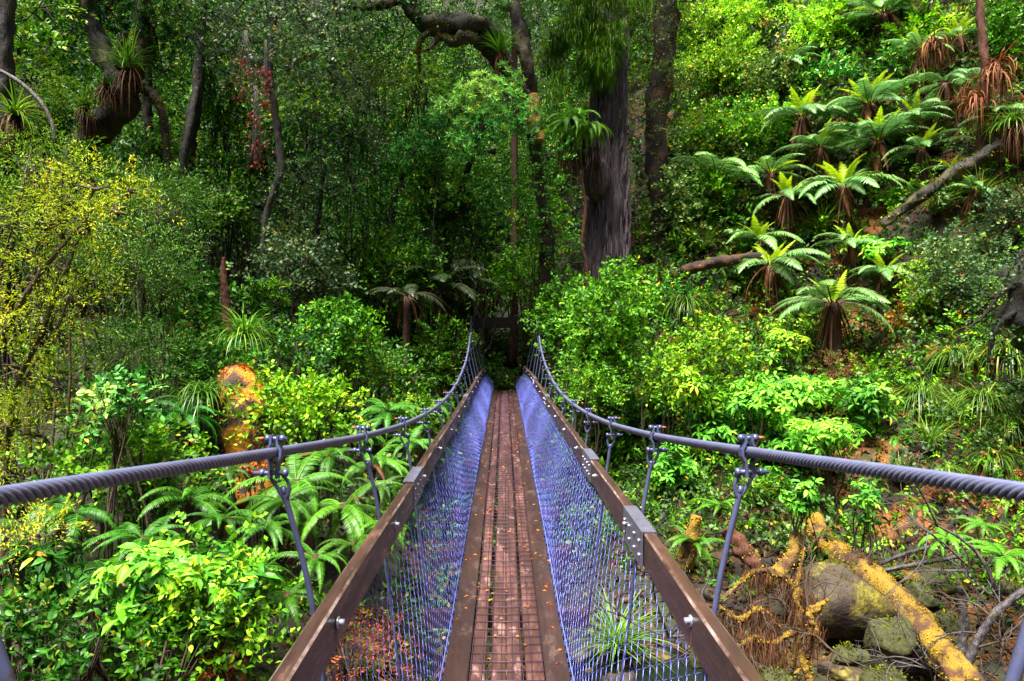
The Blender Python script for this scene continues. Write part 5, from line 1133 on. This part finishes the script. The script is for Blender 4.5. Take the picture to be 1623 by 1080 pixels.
# dark overhang with roots at the right edge
tree('dark gnarled root mass bulging over the bank at the right edge', [([(1670, 610, 12), (1650, 540, 12), (1640, 470, 12), (1655, 400, 12)], (50, 70, 76, 50)), ([(1635, 490, 12), (1600, 500, 11.8), (1575, 532, 11.7), (1566, 575, 11.7)], (12, 9, 7, 4)), ([(1640, 450, 12), (1590, 462, 11.8), (1560, 500, 11.7), (1535, 520, 11.6)], (9, 7, 6, 3))], [(1575, 470, 26, 11.5), (1590, 540, 24, 11.5), (1610, 400, 34, 11.7), (1640, 440, 30, 11.5), (1600, 600, 26, 11.6)], 'round', 'grey', 'darkbark', name='root_mass', cat='tree root', lump=.9, s=1.2)
# rust-leaved tuft bottom left and orange moss knob
SEED[0] += 1
shrub('round', 'orange', 352, 1060, 60, 70, 'rust-red leaf tuft at the bottom edge under the bright bush', 4.3, .45, .3, .1, 2.2, (.8, .7, .6))
shrub('round', 'orange', 405, 745, 40, 26, 'knob of orange moss hanging just under the left cable', 7.6, .5, .35, .1, 2.6, (.9, .9, .8), name='moss_knob', cat='moss')
shrub('feather', 'dry', 560, 1040, 160, 110, 'red-brown dead fern litter heap seen through the left netting', 5.2, 1.0, .5, .1, 1.8, (1.8, 1.0, .8), name='dead_bush', cat='dead bush')

M['litter'] = leaf_mat('leaf_litter', greens((.008, .004, .002), (.045, .016, .006), (.15, .055, .011), (.3, .2, .02), (.4, .12, .015)), .7, .1, .2)
# ------------------------------------------------------------------ uncountable growth
def in_view(x, y, z, m=1.12):
    px = (x - CAMX - YAW * y) / y * FPX; pz = (z - EYE) / y * FPX
    return (np.abs(px) < 811.5 * m + 30) & (np.abs(pz) < 540 * m + 40)
def scatter(rs, n, x0, x1, y0, y1):
    x, y = rs.uniform(x0, x1, n), rs.uniform(y0, y1, n); z = ground(x, y)
    k = in_view(x, y, z) & ~((np.abs(x) < .95) & (y > 15.5) & (y < 26)) & ~((np.abs(x) < .75) & (z > -1.2)) & (z > -2.25) & (y > 3.4)
    return x[k], y[k], z[k]
def undergrowth(kind, mat, seed, n, name, label, cat, tips=5, s0=.9, tb=.4, hgt=.3, color=None, yellow=.03, region=(-24, 24, 3.5, 34), far=.045, keep=None):
    rs = np.random.RandomState(seed); x, y, z = scatter(rs, n, *region)
    k = ~((x > 6) & (x < 12) & (y > 9.3) & (y < 14.5)) | (rs.uniform(size=len(x)) < .6) | (kind == 'round' and mat == 'orange'); x, y, z = x[k], y[k], z[k]
    if keep is not None: k = keep(x, y, rs); x, y, z = x[k], y[k], z[k]
    N = len(x); tbs = np.repeat(tb + rs.normal(0, .12, N), tips); sc = 1 + np.maximum(0, y - 7) * far
    P_ = np.repeat(np.stack([x, y, z], -1), tips, 0) + rs.normal(0, 1, (N * tips, 3)) * np.repeat(sc, tips)[:, None] * [.17, .17, .05] + np.array([0, 0, 1.0]) * (rs.uniform(.05, 1, N * tips) * hgt * np.repeat(sc, tips))[:, None]
    A = nrm(rs.normal(0, .6, (N * tips, 3)) + [0, -.25, .7]); b = MB()
    for lo, hi in ((0, 9), (9, 14), (14, 20), (20, 27), (27, 60)):
        q = (P_[:, 1] >= lo) & (P_[:, 1] < hi)
        if q.any(): foliage(b, P_[q], A[q], kind, rs, s0 * (1 + max(0, (lo + min(hi, 34)) / 2 - 7) * far), tbs[q], yellow, 0, 'dia')
    o = tag(b.build(name, M[mat]), label, cat, kind='stuff')
    if color: o.color = (*color, 1)
    return o
undergrowth('broad', 'leaf', 1, 12000, 'undergrowth', 'low leafy green undergrowth covering the banks and slopes', 'undergrowth', 3, 1.0, .34, color=(.75, .8, .8))
undergrowth('round', 'grey', 2, 5000, 'small_leaved_undergrowth', 'grey-green small-leaved scrub between the larger plants', 'undergrowth', 4, 1.6, .45, .4, (1.2, 1.3, .9))
undergrowth('spray', 'bright', 3, 3200, 'bright_undergrowth', 'light green leafy growth on the open right-hand slope', 'undergrowth', 4, 1.3, .4, .35, (1.25, 1.15, .9), .04, (1.5, 24, 5, 34), keep=lambda x, y, rs: np.sin(x * .9 + 1) * np.sin(y * .8) + rs.normal(0, .4, len(x)) > -.1)
undergrowth('round', 'orange', 6, 950, 'orange_moss_growth', 'rust-orange low growth on the bare parts of the right bank', 'moss', 4, .9, .35, .12, (.55, .6, .8), .02, (4.5, 16, 8.5, 20), keep=lambda x, y, rs: np.sin(x * 1.1 + 2) * np.sin(y * .9 + 1) + rs.normal(0, .2, len(x)) > .15)
undergrowth('feather', 'dry', 5, 1500, 'dead_litter', 'brown dead fronds and litter on the forest floor', 'leaf litter', 3, 1.3, .5, .15, (1.2, 1.1, 1))
rs = np.random.RandomState(91); n = 2600; x = rs.uniform(-2.2, 7.5, n); y = rs.uniform(3.2, 11.5, n); z = ground(x, y); k = (z < -1.7); x, y, z = x[k], y[k], z[k]; n = len(x)
cv = nrm(np.array([(a, c, d) for a in (-1, 1) for c in (-1, 1) for d in (-1, 1)] + [(1, 0, 0), (-1, 0, 0), (0, 1, 0), (0, -1, 0), (0, 0, 1), (0, 0, -1)], float)); cf = []
for f_, q in ((8, (4, 5, 7, 6)), (9, (0, 1, 3, 2)), (10, (2, 3, 7, 6)), (11, (0, 1, 5, 4)), (12, (1, 3, 7, 5)), (13, (0, 2, 6, 4))): cf += [(f_, q[i], q[(i + 1) % 4]) for i in range(4)]
V = np.stack([x, y, z + .01], -1)[:, None] + cv[None] * rs.uniform(.75, 1.2, (n, 14, 1)) * (rs.uniform(.02, .085, (n, 1, 1)) * rs.uniform(.6, 1.2, (n, 1, 3)))
b = MB(); b.add(V.reshape(-1, 3), [(np.array(cf)[None] + np.arange(n)[:, None, None] * 14).reshape(-1, 3)], .5, 0, True)
tag(b.build('creek_gravel', M['rock']), 'wet brown gravel covering the creek bed below the bridge', 'gravel', kind='stuff')
n = 1500; x = rs.uniform(-2.2, 7.5, n); y = rs.uniform(3.2, 12, n); z = ground(x, y); k = (z < -1.2); x, y, z = x[k], y[k], z[k]; n = len(x); az = rs.uniform(0, 6.28, n); b = MB()
d = np.stack([np.cos(az), np.sin(az), rs.normal(.1, .25, n)], -1); L = rs.uniform(.12, .6, n); wv = rs.normal(size=(n, 3)); p0_ = np.stack([x, y, z + .03], -1)
leaves(b, p0_, d, wv, L, rs.uniform(.008, .03, n), rs.uniform(.1, .7, n), 'leaf'); tag(b.build('fallen_twigs', M['dry']), 'brown fallen twigs and bark strips strewn over the creek bed', 'twigs', kind='stuff')
rs = np.random.RandomState(92); n = 60000; x = rs.uniform(-14, 17, n); y = rs.uniform(3.2, 24, n); z = ground(x, y); k = in_view(x, y, z, 1.1) & (rs.uniform(size=n) < np.where(x > 2, 1, .45)); x, y, z = x[k], y[k], z[k]; n = len(x)
az = rs.uniform(0, 6.28, n); b = MB(); L = rs.uniform(.04, .13, n) * (1 + y / 22)
leaves(b, np.stack([x, y, z + rs.uniform(.005, .05, n)], -1), np.stack([np.cos(az), np.sin(az), rs.normal(.25, .4, n)], -1), rs.normal(0, .6, (n, 3)) + [0, 0, 1], L, L * rs.uniform(.15, .5, n), ltint(rs, n, .4, .28, .03), 'dia', (0))
tag(b.build('leaf_litter', M['litter']), 'brown and rust-coloured leaf litter covering the forest floor', 'leaf litter', kind='stuff')
# the wood behind, one mass
rs = np.random.RandomState(21); cl = []
for k in range(620):
    y = rs.uniform(15, 36); x = rs.uniform(-.82, .82) * y; g = float(ground(x, y)); z = g + rs.uniform(-.2, 4.5)
    px = (x / y) * FPX + 799; py = 540 - (z - EYE) / y * FPX
    if not in_view(x, y, z, 1.15) or (690 < px < 880 and py > 330) or (abs(x) < 1.2 and z < 4 and y < 26): continue
    if (x > 2 and y < 27) or (y < 20 and (x > -3 or z - g > 3.5)): continue
    cl.append((np.array((x, y, z)), np.array((1, .8, .75)) * rs.uniform(.7, 1.5)))
for k in range(420):
    y = rs.uniform(27, 40); x = rs.uniform(-.8, .8) * y; z = float(ground(x, y)) + rs.uniform(0, 5)
    if in_view(x, y, z, 1.1) and not (690 < (x / y) * FPX + 799 < 880 and 540 - (z - EYE) / y * FPX > 300): cl.append((np.array((x, y, z)), np.array((1, .8, .8)) * rs.uniform(1.2, 2.1)))
b = crown_mb(cl, 'spray', 22, .9, 2.3, .28, .02, .3, 500, .2)
tag(b.build('forest_foliage', M['leaf']), 'dim mass of forest leaves filling the background behind the trees', 'forest', kind='stuff')
